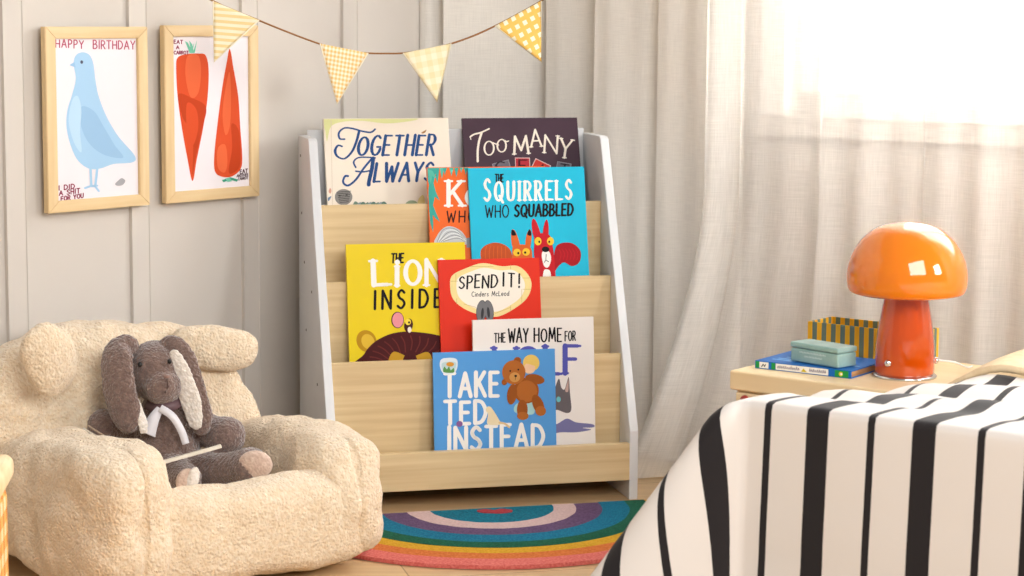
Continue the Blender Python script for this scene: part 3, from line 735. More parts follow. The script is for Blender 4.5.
a.text('I DID', 86, 488, 130, 484, 13, 3, PK2, 0, 0, gap=.3); a.text('A SHIT', 87, 503, 145, 497, 13, 3, PK2, 0, 0, gap=.3); a.text('FOR YOU', 92, 519, 155, 511, 12, 3, PK2, 0, 0, gap=.28)
a.build('poster_lettering', pp)
pp, A = frame('f2', 'pine framed poster of two orange carrots, right of the two on the wall')
CA, CB, CC = ink('d9532c'), ink('e56a40'), ink('c2431f'); GR, GR2 = ink('7ccdb2'), ink('3f9d80')
a = A(2.877, 155, 20)
a.poly([(66, 140), (70, 112), (90, 102), (128, 98), (150, 104), (158, 150), (154, 230), (142, 310), (124, 400), (112, 462), (98, 400), (82, 310), (70, 220)], CA)
a.poly([(98, 106), (128, 104), (136, 150), (128, 210), (106, 222), (92, 160)], CB); a.poly([(72, 215), (110, 225), (150, 250), (140, 310), (120, 400), (112, 440), (112, 330), (84, 280)], CC); a.poly([(96, 240), (122, 256), (128, 310), (112, 360), (96, 310)], CA)
a.poly([(219, 82), (230, 140), (244, 220), (250, 310), (256, 390), (252, 430), (226, 452), (196, 452), (176, 436), (174, 390), (182, 310), (196, 200), (210, 120)], CA, True, 4)
a.poly([(216, 150), (222, 200), (220, 300), (206, 330), (198, 260)], CB); a.poly([(224, 300), (246, 320), (252, 400), (244, 432), (216, 440), (226, 370)], CC); a.poly([(184, 370), (206, 360), (212, 410), (204, 440), (184, 424)], CB)
for p in ([(104, 98), (90, 64), (98, 68), (112, 94)], [(108, 98), (102, 62), (110, 72), (116, 96)], [(112, 98), (124, 60), (122, 74), (118, 96)], [(106, 96), (116, 66), (112, 90)]): a.poly(p, GR, False)
a.poly([(196, 462), (220, 454), (244, 462), (240, 468), (222, 462), (200, 468)], GR2, False); a.poly([(206, 458), (218, 454), (226, 466), (212, 468)], GR, False)
a.build('carrot_drawing', pp)
a = A(2.877, 155, 20); a.layer = 4
a.text('EAT', 60, 72, 84, 72, 10, 2.4, PK2, 0, 0, gap=.3); a.text('A', 66, 87, 74, 87, 9, 2.4, PK2); a.text('CARROT', 60, 102, 100, 101, 9, 2.2, PK2, 0, 0, gap=.22)
a.build('poster_lettering', pp); a = A(2.877, 155, 20); a.layer = 4; DK = ink('4a2432')
a.text('EAT', 250, 445, 272, 442, 11, 2.4, DK, 0, 0, gap=.25); a.text('ANOTHER', 240, 455, 273, 452, 7.5, 1.6, DK, 0, 0, gap=.2); a.text('CARROT', 244, 464, 273, 461, 7, 1.5, DK, 0, 0, gap=.2)
a.build('poster_lettering', pp)

# ------------------------------------------------------------------ bunting
def cloth_pattern(name, base, fg, kind, sc):
    m = mat(name, base, .85); b = pbsdf(m)
    uv = nd(m, 'ShaderNodeTexCoord'); sx = nd(m, 'ShaderNodeSeparateXYZ'); lk(m, uv, 'UV', sx, 'Vector')
    def band(out, k, duty, off=0.0):
        mu = nd(m, 'ShaderNodeMath'); mu.operation = 'MULTIPLY_ADD'; mu.inputs[1].default_value = k; mu.inputs[2].default_value = off; lk(m, sx, out, mu, 0)
        fr = nd(m, 'ShaderNodeMath'); fr.operation = 'FRACT'; lk(m, mu, 0, fr, 0)
        lt = nd(m, 'ShaderNodeMath'); lt.operation = 'LESS_THAN'; lt.inputs[1].default_value = duty; lk(m, fr, 0, lt, 0); return lt
    if kind == 'stripe': f = band('Y', sc, .5)
    else:
        a_, b_ = band('X', sc, .5), band('Y', sc, .5)
        f = nd(m, 'ShaderNodeMath'); f.operation = 'MULTIPLY' if kind == 'dots' else 'ADD'; lk(m, a_, 0, f, 0); lk(m, b_, 0, f, 1)
        if kind != 'dots':
            h = nd(m, 'ShaderNodeMath'); h.operation = 'MULTIPLY'; h.inputs[1].default_value = .5; lk(m, f, 0, h, 0); f = h
    mx = nd(m, 'ShaderNodeMixRGB'); mx.inputs['Color1'].default_value = (*lin(base), 1); mx.inputs['Color2'].default_value = (*lin(fg), 1)
    lk(m, f, 0, mx, 'Fac'); lk(m, mx, 'Color', b, 'Base Color')
    return m
FM = [cloth_pattern('cream_yellow_ticking', 'f6ecd0', 'efd79a', 'stripe', 10), cloth_pattern('fine_yellow_gingham', 'fbf2dc', 'f2c874', 'gingham', 13),
      cloth_pattern('pale_cream_plaid', 'f8eed2', 'f0dfae', 'gingham', 4.5), cloth_pattern('bold_yellow_gingham', 'f1c462', 'fbf2d8', 'dots', 6)]
bunt = tag(empty('bunting', at(380, 50, 4.2)), 'string of four yellow and cream triangular cloth flags above the bookcase', 'bunting')
binv = Matrix.Translation(-bunt.location)
def BY(px): return 4.10 + (px - 212) / 329 * .16
M_cord = mat('brown_twine', '9a6a3e', .9)
spx = [(170, -24), (213, 1), (258, 20), (290, 33), (320, 44), (344, 50), (366, 53), (386, 53.5), (404, 53), (428, 49), (450, 44), (473, 36), (495, 26), (518, 14), (541, 1), (578, -22)]
pinL = LW - dL * .40 + dR * .006; pinL.z = at(139, -45, 4.15).z
pinR = CORN + dR * .50 - dL * .165; pinR.z = at(628, -56, 4.57).z
pts = catmull([pinL] + [at(x, y, BY(x)) for x, y in spx] + [pinR], 5)
for pn in (pinL, pinR):
    co_, fa = puff(.006, .006, .006, 2, 6, lambda v: binv @ (v + pn)); meshobj('pin', co_, fa, M_cord, bunt)
tube('string', [binv @ p for p in pts], .0020, M_cord, bunt, 6)
M_hem = mat('cream_flag_edge', 'f7ecd2', .85)
flags = [((213, 1), (259, 20), (214, 62), FM[0], 'cream striped flag'), ((320, 43.5), (368, 53), (337, 104), FM[1], 'fine yellow gingham flag'),
         ((403, 53), (451, 43.5), (437, 102), FM[2], 'pale cream plaid flag'), ((495, 26), (541, 1), (541.5, 62), FM[3], 'bold yellow gingham flag')]
for (A1, B1, C1, fm, lb) in flags:
    P1, P2, P3 = (at(q[0], q[1], BY(q[0]) - .006) for q in (A1, B1, C1))
    nrm = (P2 - P1).cross(P3 - P1).normalized()
    if nrm.y > 0: nrm = -nrm
    bm = bmesh.new(); uvl = bm.loops.layers.uv.new('UVMap'); N = 14; G = {}
    for side_ in (0, 1):
        for i in range(N + 1):
            for j in range(N + 1 - i):
                u, v = i / N, j / N
                p = P1 + (P2 - P1) * u + (P3 - P1) * v + nrm * (.0045 * math.sin(u * 5 + v * 3) * v + (.0012 if side_ == 0 else 0))
                G[side_, i, j] = bm.verts.new(binv @ p)
    def fc(ks):
        f = bm.faces.new([G[k] for k in ks]); f.smooth = True
        for l, k in zip(f.loops, ks): l[uvl].uv = (k[1] / N + .5 * k[2] / N, k[2] / N + k[1] / N * (.25 if fm is FM[0] else 0))
    for i in range(N):
        for j in range(N - i):
            fc([(0, i, j), (0, i + 1, j), (0, i, j + 1)]); fc([(1, i, j), (1, i, j + 1), (1, i + 1, j)])
            if i + j < N - 1: fc([(0, i + 1, j), (0, i + 1, j + 1), (0, i, j + 1)]); fc([(1, i + 1, j), (1, i, j + 1), (1, i + 1, j + 1)])
    for k in range(N):
        for e in (((k, 0), (k + 1, 0)), ((0, k), (0, k + 1)), ((N - k, k), (N - k - 1, k + 1))):
            fc([(0, *e[0]), (1, *e[0]), (1, *e[1]), (0, *e[1])])
    bmesh.ops.recalc_face_normals(bm, faces=bm.faces)
    fo = bmobj('flag', bm, fm, bunt); fo['label'] = lb
    # stitched hem along the two free edges and the corner tabs
    tube('hem', [binv @ (p + nrm * .0012) for p in (P1, P3, P2)], .0014, M_hem, fo, 6)

# ------------------------------------------------------------------ rug
rug = tag(empty('rug', (-.039, 4.0925, 0), (0, 0, SYAW)), 'half-round rainbow rug on the floor before the bookcase', 'rug')
def rugmat(nm, c, c2):
    m = sherpa('rug_' + nm, c, c2, 420, .9, .003, .02); return m
rings = [('red', 0, .03, 'a82c38', 'c03c46'), ('teal', .03, .125, '04667f', '0f839e'), ('pink', .125, .170, 'd5b6b4', 'e6c9c6'), ('purple', .170, .222, '5d4668', '77597f'), ('blue', .222, .276, '04698c', '1484a8'),
         ('green', .276, .318, '0c543e', '1c6c50'), ('yellow', .318, .356, 'd6a020', 'e8b636'), ('orange', .356, .398, 'd87030', 'ea8746'), ('coral', .398, .445, 'e06a62', 'f28a82')]
def halfring(nm, r0, r1, z1, m, cx=0, cz=0):
    bm = bmesh.new(); n = 72; rows = []
    for k in range(n + 1):
        a_ = PI + PI * k / n; c_, s_ = math.cos(a_), math.sin(a_)
        w0 = .0016 * noise.noise(Vector((k * .25, r0 * 40, 1))) if r0 > 0 else 0; w1 = .0016 * noise.noise(Vector((k * .25, r1 * 40, 1)))
        rows.append([bm.verts.new(((r0 + w0) * c_, (r0 + w0) * s_, .001)), bm.verts.new(((r0 + w0) * c_, (r0 + w0) * s_, z1)), bm.verts.new(((r1 + w1) * c_, (r1 + w1) * s_, z1)), bm.verts.new(((r1 + w1) * c_, (r1 + w1) * s_, .001))])
    for p, q in zip(rows, rows[1:]):
        for i in range(3):
            try: bm.faces.new((p[i], q[i], q[i + 1], p[i + 1]))
            except ValueError: pass
    bm.faces.new(rows[0]); bm.faces.new(rows[-1][::-1])
    bmesh.ops.remove_doubles(bm, verts=bm.verts, dist=1e-6); bmesh.ops.recalc_face_normals(bm, faces=bm.faces)
    return bmobj(nm, bm, m, rug)
for nm, r0, r1, c, c2 in rings:
    if nm == 'red': continue
    o = halfring('rainbow_band', 0 if nm == 'teal' else r0, r1, .008 + .0006 * math.sin(r1 * 300), rugmat(nm, c, c2)); o['label'] = nm + ' band of the rug'
bm = bmesh.new()
hp = catmull([(-.028, -.022, 0), (-.034, -.006, 0), (-.014, .0, 0), (.0, -.010, 0), (.016, -.004, 0), (.034, -.016, 0), (.030, -.030, 0), (.006, -.036, 0), (-.010, -.030, 0)], 5, True)
lo = [bm.verts.new((p.x, p.y - .016, .004)) for p in hp]; hi = [bm.verts.new((p.x, p.y - .016, .0098)) for p in hp]
bm.faces.new(hi); bm.faces.new(lo[::-1])
for i in range(len(hp)): j = (i + 1) % len(hp); bm.faces.new((lo[i], lo[j], hi[j], hi[i]))
o = bmobj('centre_patch', bm, rugmat('red', 'b03a44', 'c64a52'), rug); o['label'] = 'small red patch at the middle'

# ------------------------------------------------------------------ bean bag bear chair
BC = Vector((-.602, 3.742, .0098)); BR = math.radians(36)
bag = tag(empty('beanbag_chair', BC, (0, 0, BR)), 'cream sherpa beanbag chair with bear ears by the left wall', 'beanbag chair')
tx1 = bpy.data.textures.new('soft_lumps', 'CLOUDS'); tx1.noise_scale = .09; tx1.noise_depth = 1
tx2 = bpy.data.textures.new('fleece_curls', 'CLOUDS'); tx2.noise_scale = .013; tx2.noise_depth = 2
tx3 = bpy.data.textures.new('plush_nap', 'CLOUDS'); tx3.noise_scale = .006; tx3.noise_depth = 2
def fluff(o, big=.02, small=.006, t2=tx2, sub=0):
    if sub:
        s_ = o.modifiers.new('sub', 'SUBSURF'); s_.levels = sub; s_.render_levels = sub
    d = o.modifiers.new('lumps', 'DISPLACE'); d.texture = tx1; d.strength = big; d.mid_level = .5; d.texture_coords = 'GLOBAL'
    d = o.modifiers.new('curls', 'DISPLACE'); d.texture = t2; d.strength = small; d.mid_level = .5; d.texture_coords = 'GLOBAL'
def T(v, loc, rx=0, ry=0, rz=0): return Matrix.Translation(loc) @ (Matrix.Rotation(rz, 3, 'Z') @ Matrix.Rotation(ry, 3, 'Y') @ Matrix.Rotation(rx, 3, 'X')).to_4x4() @ v
def bagpart(nm, loc, h, p, rot=(0, 0, 0), fn=None, n=72, big=.030, small=.0035):
    co_, fa = puff(*h, p=p, n=n, fn=lambda v: T(fn(v) if fn else v, loc, *rot))
    o = meshobj(nm, co_, fa, M_sherpa, bag); fluff(o, big, small); return o
def groundfn(v):  return v
# seat base: front drops straight to the floor
def seam(v, k=.0, w=.0055, d=.007, front=-.0):
    """stitched groove down the front of a stuffed part"""
    if v.y < front: v = Vector((v.x, v.y + d * math.exp(-((v.x - k) / w) ** 2), v.z))
    return v
def armfn(v):
    t = seam(v, .0, .0055, .008, -.05); f = 1 - .10 * sstep(-.05, .2, v.y)
    return Vector((t.x, t.y, t.z * f))
def seatfn(v):
    return Vector((v.x, v.y, v.z - (.060 * sstep(-.215, -.09, v.y) if v.z > 0 else 0)))
bagpart('seat_base', (.005, -.055, .094), (.262, .262, .094), 5.0, (0, 0, 0), seatfn, n=100, big=.016)
bagpart('armrest', (.202, -.085, .117), (.074, .230, .115), 4.2, (math.radians(-3.5), 0, math.radians(-3)), armfn, n=84)
bagpart('armrest', (-.246, -.105, .131), (.080, .228, .126), 4.2, (math.radians(-3), 0, math.radians(4)), armfn, n=84)
def backfn(v):
    z = v.z; v = Vector((v.x * (1 - .20 * max(0, z) / .2), v.y, v.z)); v.y += -.05 * (abs(v.x) / .28) ** 2; v.z -= .012 * (abs(v.x) / .28) ** 2; return v
bagpart('backrest', (-.080, .185, .202), (.300, .080, .200), 3.6, (math.radians(-7), 0, 0), backfn, n=90, big=.032)
bagpart('ear', (.122, .098, .350), (.084, .028, .042), 2.7, (math.radians(-5), math.radians(7), math.radians(-14)), n=44, big=.012)
bagpart('ear', (-.234, .036, .368), (.050, .021, .078), 2.4, (math.radians(18), math.radians(-36), math.radians(5)), n=44, big=.012)

# ------------------------------------------------------------------ plush rabbit
rab_o = at(166, 470, 3.76)
rab = tag(empty('plush_rabbit', rab_o), 'mauve-brown plush lop-eared rabbit with a white ribbon, sitting in the beanbag', 'soft toy')
ri = Matrix.Translation(-rab_o)
def blob(bm, c, h, rot=(0, 0, 0), n=14, p=2.1):
    co_, fa = puff(*h, p=p, n=n, fn=lambda v: ri @ T(v, c, *rot))
    vs = [bm.verts.new(c_) for c_ in co_]
    for f in fa: bm.faces.new([vs[i] for i in f])
def limb(bm, pts, rs, steps=8):
    P = catmull(pts, steps); n = len(P) - 1
    for i, c in enumerate(P):
        t = i / n * (len(rs) - 1); k = min(int(t), len(rs) - 2); r = rs[k] + (rs[k + 1] - rs[k]) * (t - k)
        blob(bm, c, (r, r, r), n=6)
bm = bmesh.new()
HC = at(156, 371, 3.755)
blob(bm, HC, (.050, .055, .056), (0, math.radians(-6), 0)); blob(bm, at(163, 386, 3.725), (.036, .044, .033)); 
blob(bm, at(168, 404, 3.77), (.026, .03, .03))
limb(bm, [at(168, 412, 3.78), at(168, 430, 3.77), at(166, 452, 3.765)], [.048, .058, .062], 4)
limb(bm, [at(142, 418, 3.785), at(122, 424, 3.77), at(105, 426, 3.75)], [.026, .028, .032])
limb(bm, [at(196, 420, 3.785), at(212, 432, 3.77), at(226, 436, 3.755)], [.026, .030, .036])
limb(bm, [at(170, 464, 3.74), at(178, 476, 3.68), at(186, 480, 3.645)], [.034, .030, .028])
limb(bm, [at(186, 466, 3.75), at(212, 470, 3.71), at(236, 468, 3.68), at(250, 466, 3.66)], [.036, .030, .030, .034])
body = bmobj('body', bm, M_plush, rab, True)
rm = body.modifiers.new('fuse', 'REMESH'); rm.mode = 'VOXEL'; rm.voxel_size = .0035; rm.use_smooth_shade = True
sm_ = body.modifiers.new('soften', 'SMOOTH'); sm_.factor = .6; sm_.iterations = 8
d = body.modifiers.new('nap', 'DISPLACE'); d.texture = tx3; d.strength = .005; d.mid_level = .5
def slab(nm, path, widths, thick, m, parent, facing, n2=20):
    """a long flattened soft lobe that follows path; facing is the outward direction of its flat side"""
    P = catmull(path, 8); N = len(P) - 1; bm = bmesh.new(); prev = None; F = facing.normalized(); K = 24
    for i, c in enumerate(P):
        t = i / N; kk = t * (len(widths) - 1); k = min(int(kk), len(widths) - 2); w = widths[k] + (widths[k + 1] - widths[k]) * (kk - k)
        tg = (P[min(i + 1, N)] - P[max(i - 1, 0)]).normalized(); sd = tg.cross(F).normalized(); nn = sd.cross(tg).normalized()
        e = max(.12, math.sqrt(max(0, 1 - (2 * t - 1) ** 8)))
        ring = [bm.verts.new(ri @ (c + sd * w * e * math.cos(2 * PI * q / K) + nn * thick * e * math.sin(2 * PI * q / K))) for q in range(K)]
        if prev:
            for q in range(K): bm.faces.new((prev[q], prev[(q + 1) % K], ring[(q + 1) % K], ring[q]))
        else: bm.faces.new(ring[::-1])
        prev = ring
    bm.faces.new(prev); bmesh.ops.recalc_face_normals(bm, faces=bm.faces)
    o = bmobj(nm, bm, m, parent, True); s_ = o.modifiers.new('sub', 'SUBSURF'); s_.levels = 2; s_.render_levels = 2
    d = o.modifiers.new('nap', 'DISPLACE'); d.texture = tx3; d.strength = .004; d.mid_level = .5
    return o
e1 = slab('ear', [at(137, 351, 3.74), at(125, 348, 3.725), at(117, 358, 3.705), at(119, 386, 3.69), at(125, 412, 3.685), at(131, 433, 3.69)], [.018, .026, .030, .032, .031, .020], .016, M_plush, rab, Vector((-.3, -1, .1)))
slab('ear_lining', [at(136, 398, 3.684), at(140, 412, 3.681), at(143, 424, 3.680), at(144, 434, 3.684)], [.004, .007, .009, .006], .004, M_plush_w, e1, Vector((.6, -1, .05)))
e2 = slab('ear', [at(160, 347, 3.755), at(173, 346, 3.745), at(183, 360, 3.74), at(193, 392, 3.73), at(200, 416, 3.725), at(202, 436, 3.725)], [.014, .020, .025, .025, .024, .014], .013, M_plush, rab, Vector((-.2, -1, .1)))
slab('ear_lining', [at(172, 350, 3.728), at(181, 372, 3.721), at(191, 402, 3.711), at(197, 430, 3.708)], [.010, .019, .021, .012], .005, M_plush_w, e2, Vector((-.35, -1, .1)))
def small(nm, c, h, m, parent, rot=(0, 0, 0), n=12, p=2):
    co_, fa = puff(*h, p=p, n=n, fn=lambda v: ri @ T(v, c, *rot)); return meshobj(nm, co_, fa, m, parent)
M_eye = mat('black_bead', '15100f', .3)
small('eye', at(140, 364.5, 3.706), (.0042, .004, .0048), M_eye, rab); small('eye', at(169.5, 361.5, 3.709), (.0040, .004, .0046), M_eye, rab)
small('nose', at(166.5, 376.5, 3.676), (.006, .004, .003), mat('rosy_thread', '8f6f64', .7), rab)
tube('mouth_stitch', [ri @ at(167, 379, 3.6765), ri @ at(168, 387, 3.6775), ri @ at(165, 393, 3.682)], .0012, mat('dark_thread', '4a342e', .8), rab, 6)
f1 = small('foot_pad', at(187, 481, 3.6225), (.020, .010, .023), M_pad, rab, (0, math.radians(15), math.radians(20)))
small('foot_pad', at(193, 479, 3.6185), (.011, .008, .022), M_plush_w, rab, (0, math.radians(15), math.radians(20)))
small('foot_pad', at(255, 465, 3.637), (.032, .014, .027), M_pad, rab, (math.radians(10), math.radians(-12), math.radians(-10)))
M_rib = mat('white_satin_ribbon', 'f0edf2', .4, Sheen_Weight=.2); M_rib2 = mat('mauve_ribbon', '6e5458', .5)
def ribbon(nm, path, w, m, F, wend=None):
    P = catmull(path, 8); bm = bmesh.new(); prev = None; N = len(P) - 1
    for i, c in enumerate(P):
        tg = (P[min(i + 1, N)] - P[max(i - 1, 0)]).normalized(); sd = tg.cross(F).normalized(); ww = w + ((wend or w) - w) * i / N; nn = F.normalized() * .0006
        r_ = [bm.verts.new(ri @ (c + sd * ww + nn)), bm.verts.new(ri @ (c - sd * ww + nn)), bm.verts.new(ri @ (c - sd * ww - nn)), bm.verts.new(ri @ (c + sd * ww - nn))]
        if prev:
            for k in range(4): bm.faces.new((prev[k], prev[(k + 1) % 4], r_[(k + 1) % 4], r_[k]))
        else: bm.faces.new(r_)
        prev = r_
    bm.faces.new(prev[::-1]); bmesh.ops.recalc_face_normals(bm, faces=bm.faces)
    return bmobj(nm, bm, m, rab, True)
FWD = Vector((.1, -1, .15))
ribbon('ribbon_tail', [at(160, 408, 3.700), at(153, 420, 3.697), at(147, 434, 3.699)], .006, M_rib, FWD, .016)
ribbon('ribbon_tail', [at(160, 408, 3.698), at(172, 416, 3.692), at(181, 430, 3.692), at(186, 444, 3.694)], .007, M_rib, FWD, .0065)
ribbon('neck_ribbon', [at(146, 404, 3.725), at(158, 408, 3.704), at(172, 406, 3.704), at(182, 400, 3.725)], .009, M_rib2, FWD)

# ------------------------------------------------------------------ small open board book in the rabbit's lap
ob = tag(empty('board_book', at(150, 462, 3.66)), 'small open board book with thick cream pages lying before the plush rabbit', 'book')
oi = Matrix.Translation(-ob.location); M_card = noisy(mat('cream_card', 'efe6d6', .7), 'e9dfcd', 'f4ecde', (40, 40, 40))
def leaf(nm, p0, p1, dv, th, m):
    d_ = (p1 - p0); up = d_.cross(dv).normalized() * th; bm = bmesh.new()
    lo = [bm.verts.new(oi @ p) for p in (p0, p1, p1 + dv, p0 + dv)]; hi = [bm.verts.new(oi @ (p + up)) for p in (p0, p1, p1 + dv, p0 + dv)]
    bm.faces.new(lo); bm.faces.new(hi[::-1])
    for i in range(4): j = (i + 1) % 4; bm.faces.new((lo[i], lo[j], hi[j], hi[i]))
    bmesh.ops.recalc_face_normals(bm, faces=bm.faces); bmesh.ops.bevel(bm, geom=list(bm.edges), offset=.0006, segments=1, affect='EDGES')
    return bmobj(nm, bm, m, ob)
SPN = at(150, 468, 3.60); dv = Vector((-.006, .035, -.006))
leaf('cover', SPN, at(222, 448, 3.625), dv, .006, M_card)
for k in range(4): leaf('page', SPN + Vector((0, 0, .002 * k)), at(73 + 5 * k, 433 - 2.6 * k, 3.64), dv * (1 - .04 * k), .0022, M_card if k % 2 == 0 else mat('taupe_card', 'a8937c', .7))

# ------------------------------------------------------------------ nightstand
NP = Vector((.400, 3.790, 0)); NM = -PI / 2 + WY            # local x runs along dR, local y along dL
ns = tag(empty('nightstand', NP, (0, 0, NM)), 'low cream wooden nightstand between the bed and the window', 'nightstand')
M_cream = wood('cream_maple', 'ecd0a0', 'f3dcb2', 'x', .45, 14, 2)
NW, NDp, NH = .42, .36, .34
boxobj('top', (0, NW, 0, NDp, NH - .036, NH), M_cream, ns, .004, 3)
boxobj('carcass', (.009, NW - .009, .012, NDp - .009, .05, NH - .0362), M_cream, ns, .002, 1)
boxobj('drawer_front', (.012, NW - .012, .004, .0119, .175, NH - .040), M_cream, ns, .002, 2)
boxobj('drawer_front', (.012, NW - .012, .004, .0119, .055, .171), M_cream, ns, .002, 2)
M_knob = mat('red_knob_paint', 'a8342a', .35)
for z in (.289, .115):
    for x in (.036, NW - .036):
        k = lathe('knob', [(0, .013), (.006, .0125), (.0088, .009), (.009, .006), (.006, .002), (.0055, 0)], M_knob, ns, 24)
        k.rotation_euler = (PI / 2, 0, 0); k.location = (x, .0042, z)
for x in (.03, NW - .03):
    for y in (.03, NDp - .03):
        lathe('foot', [(0, 0), (.014, 0), (.018, .05), (0, .05)], M_cream, ns, 20, cx=x, cy=y)

# ------------------------------------------------------------------ mushroom lamp
M_lampg = mat('glossy_orange_glass', 'f28200', .08, Coat_Weight=1.0, Coat_Roughness=.03)
b_ = pbsdf(M_lampg); b_.inputs['Subsurface Weight'].default_value = .25; b_.inputs['Subsurface Radius'].default_value = (.05, .018, .004); b_.inputs['Subsurface Scale'].default_value = .3
M_lamps = mat('deep_orange_glass', 'c84a02', .1, Coat_Weight=1.0, Coat_Roughness=.04)
M_chrome = mat('chrome', 'd8d8d8', .18, Metallic=1.0)
lampc = Vector((.710, 3.734, .34))
lamp = tag(empty('mushroom_lamp', lampc), 'glossy orange glass mushroom table lamp on the nightstand', 'lamp')
lathe('base_plate', [(0, 0), (.0575, 0), (.0585, .003), (.055, .0055), (0, .0055)], M_chrome, lamp, 64)
stem = lathe('stem', [(0, .0056), (.052, .0056), (.0535, .010), (.0535, .03), (.0525, .06), (.049, .09), (.044, .12), (.0395, .145), (.0385, .158), (0, .158)], M_lamps, lamp, 72)
capp = [(0, .150), (.06, .149), (.092, .150), (.1025, .154), (.107, .163), (.1085, .176), (.1075, .194), (.103, .212), (.094, .232), (.080, .251), (.062, .266), (.042, .2755), (.02, .280), (0, .281)]
P = catmull([(r_, 0, z_) for r_, z_ in capp[2:]], 5)
lathe('shade', [(0, .149), (.085, .1495)] + [(max(0, p.x), p.z) for p in P], M_lampg, lamp, 96)
for s_, dx in ((-1, -.052), (1, .0545)):
    k = lathe('screw', [(0, .007), (.0045, .0065), (.0062, .004), (.0062, 0), (0, 0)], M_chrome, lamp, 20)
    k.rotation_euler = (PI / 2, 0, 0 if s_ < 0 else PI / 2 - .2); k.location = (dx * .72 if s_ < 0 else .0535, -.0385 if s_ < 0 else -.004, .030)
M_cable = mat('white_cable', 'e6e2dc', .5)
tube('power_cable', catmull([(.060, -.004, .030), (.09, .0, .026), (.12, .03, .012), (.14, .08, .006)], 6), .0018, M_cable, lamp, 8)

# ------------------------------------------------------------------ book, tin and striped box on the nightstand
bs0, bs1 = Vector((.4496, 3.8144, .34)), Vector((.6086, 3.7011, .34))
bd = (bs1 - bs0); BW = bd.length; rb = tag(empty('hardback_book', bs0, (0, 0, math.atan2(bd.y, bd.x))), 'blue book lying flat on the nightstand under the small tin', 'book')
M_bl = cover_mat('bright_blue', '1f6fc0'); M_gr = ink('2c9a4c'); M_tan = noisy(mat('tan_page_edge', 'b98a5c', .8), 'ab7a4c', 'c79a6c', (4, 4, 900))
bm = bmesh.new(); box(bm, 0, BW, 0, .148, .0125, .0145, bev=.0004); box(bm, 0, BW, 0, .148, 0, .002, bev=.0004); box(bm, 0, BW, 0, .002, .001, .0135)
bmobj('cover', bm, M_bl, rb)
boxobj('page_block', (.002, BW - .003, .002, .145, .002, .0125), M_tan, rb)
def plate(x0, x1, z0, z1, m, nm, y=-.0006, parent=None):
    return boxobj(nm, (x0, x1, y, 0, z0, z1), m, parent or rb)
sp_ = Art([1, 0, 0, 0, -1, 0], BW, .0145, 1)
def rect(a, x0, x1, z0, z1, m): a.poly([(x0, -z0), (x1, -z0), (x1, -z1), (x0, -z1)], m, False)
rect(sp_, .001, .009, .001, .0135, M_gr); rect(sp_, .009, .028, .0015, .013, WHT); rect(sp_, .034, .042, .001, .0135, M_gr); rect(sp_, .043, .150, .0015, .013, WHT); rect(sp_, .163, .190, .001, .0135, M_gr)
sp_.stroke([(.014, -.004), (.017, -.009), (.020, -.005), (.022, -.009)], .0016, BLK); sp_.ell(.175, -.007, .004, .004, ink('e8d23a')); sp_.ell(.176, -.007, .002, .002, WHT)
sp_.poly([(.095, -.003), (.100, -.0095), (.106, -.004), (.110, -.003)], ink('d9c22a'), False)
rn = random.Random(3)
for (x0, x1, hh) in ((.047, .092, .006), (.112, .146, .006)):
    x = x0
    while x < x1:
        sp_.stroke([(x, -.005), (x + .0012, -.005 - hh * (.5 + .5 * rn.random())), (x + .0026, -.0055)], .0009, ink('4a3a66')); x += .0038
sp_.build('spine_print', rb)
ca = Art([1, 0, 0, 0, 1, 0], BW, .148, 1)   # print on the front cover, laid flat
cb = bmesh.new()
for k, (x, y, l) in enumerate(((.018, .03, .05), (.022, .045, .045), (.03, .065, .04), (.165, .05, .02))):
    box(cb, x, x + l, y, y + .006, .0145, .0148)
bmobj('cover_print', cb, [ink('8fc0ea')], rb)
tz = .34 + .0152
t0, t1 = Vector((.5135, 3.8065, tz)), Vector((.5875, 3.7215, tz))
td = t1 - t0; TW = td.length; tin = tag(empty('tin_box', t0, (0, 0, math.atan2(td.y, td.x))), 'small pale teal hinged tin on the blue book', 'tin')
M_tin = noisy(mat('pale_teal_enamel', '8fb5b0', .35, Coat_Weight=.3), '86ada8', '9bbfb9', (30, 30, 30))
boxobj('body', (0, TW, 0, .052, 0, .0255), M_tin, tin, .003, 3)
boxobj('lid', (-.0012, TW + .0012, -.0012, .0532, .0262, .0365), M_tin, tin, .0035, 3)
ta = Art([1, 0, 0, 0, -1, 0], TW, .0255, 1)
for (z, x0, x1) in ((.018, .022, .082), (.011, .034, .074)):
    x = x0
    while x < x1:
        ta.stroke([(x, -z), (x + .001, -z - .003), (x + .0022, -z - .0005)], .0008, ink('dcebe8')); x += .0035
ta.build('lid_lettering', tin)
# striped box
sb0 = Vector((.5702, 3.9879, .34)); sb = tag(empty('storage_box', sb0, (0, 0, NM)), 'open yellow and grey-green striped box behind the orange lamp', 'box')
def stripe_mat(nm, c1, c2, period, axis):
    m = mat(nm, c1, .6); tc = nd(m, 'ShaderNodeTexCoord'); sx = nd(m, 'ShaderNodeSeparateXYZ'); lk(m, tc, 'Object', sx, 'Vector')
    mu = nd(m, 'ShaderNodeMath'); mu.operation = 'MULTIPLY'; mu.inputs[1].default_value = 1 / period; lk(m, sx, axis, mu, 0)
    fr = nd(m, 'ShaderNodeMath'); fr.operation = 'FRACT'; lk(m, mu, 0, fr, 0); gt = nd(m, 'ShaderNodeMath'); gt.operation = 'GREATER_THAN'; gt.inputs[1].default_value = .5; lk(m, fr, 0, gt, 0)
    mx = nd(m, 'ShaderNodeMixRGB'); mx.inputs['Color1'].default_value = (*lin(c1), 1); mx.inputs['Color2'].default_value = (*lin(c2), 1)
    lk(m, gt, 0, mx, 'Fac'); lk(m, mx, 'Color', pbsdf(m), 'Base Color'); return m
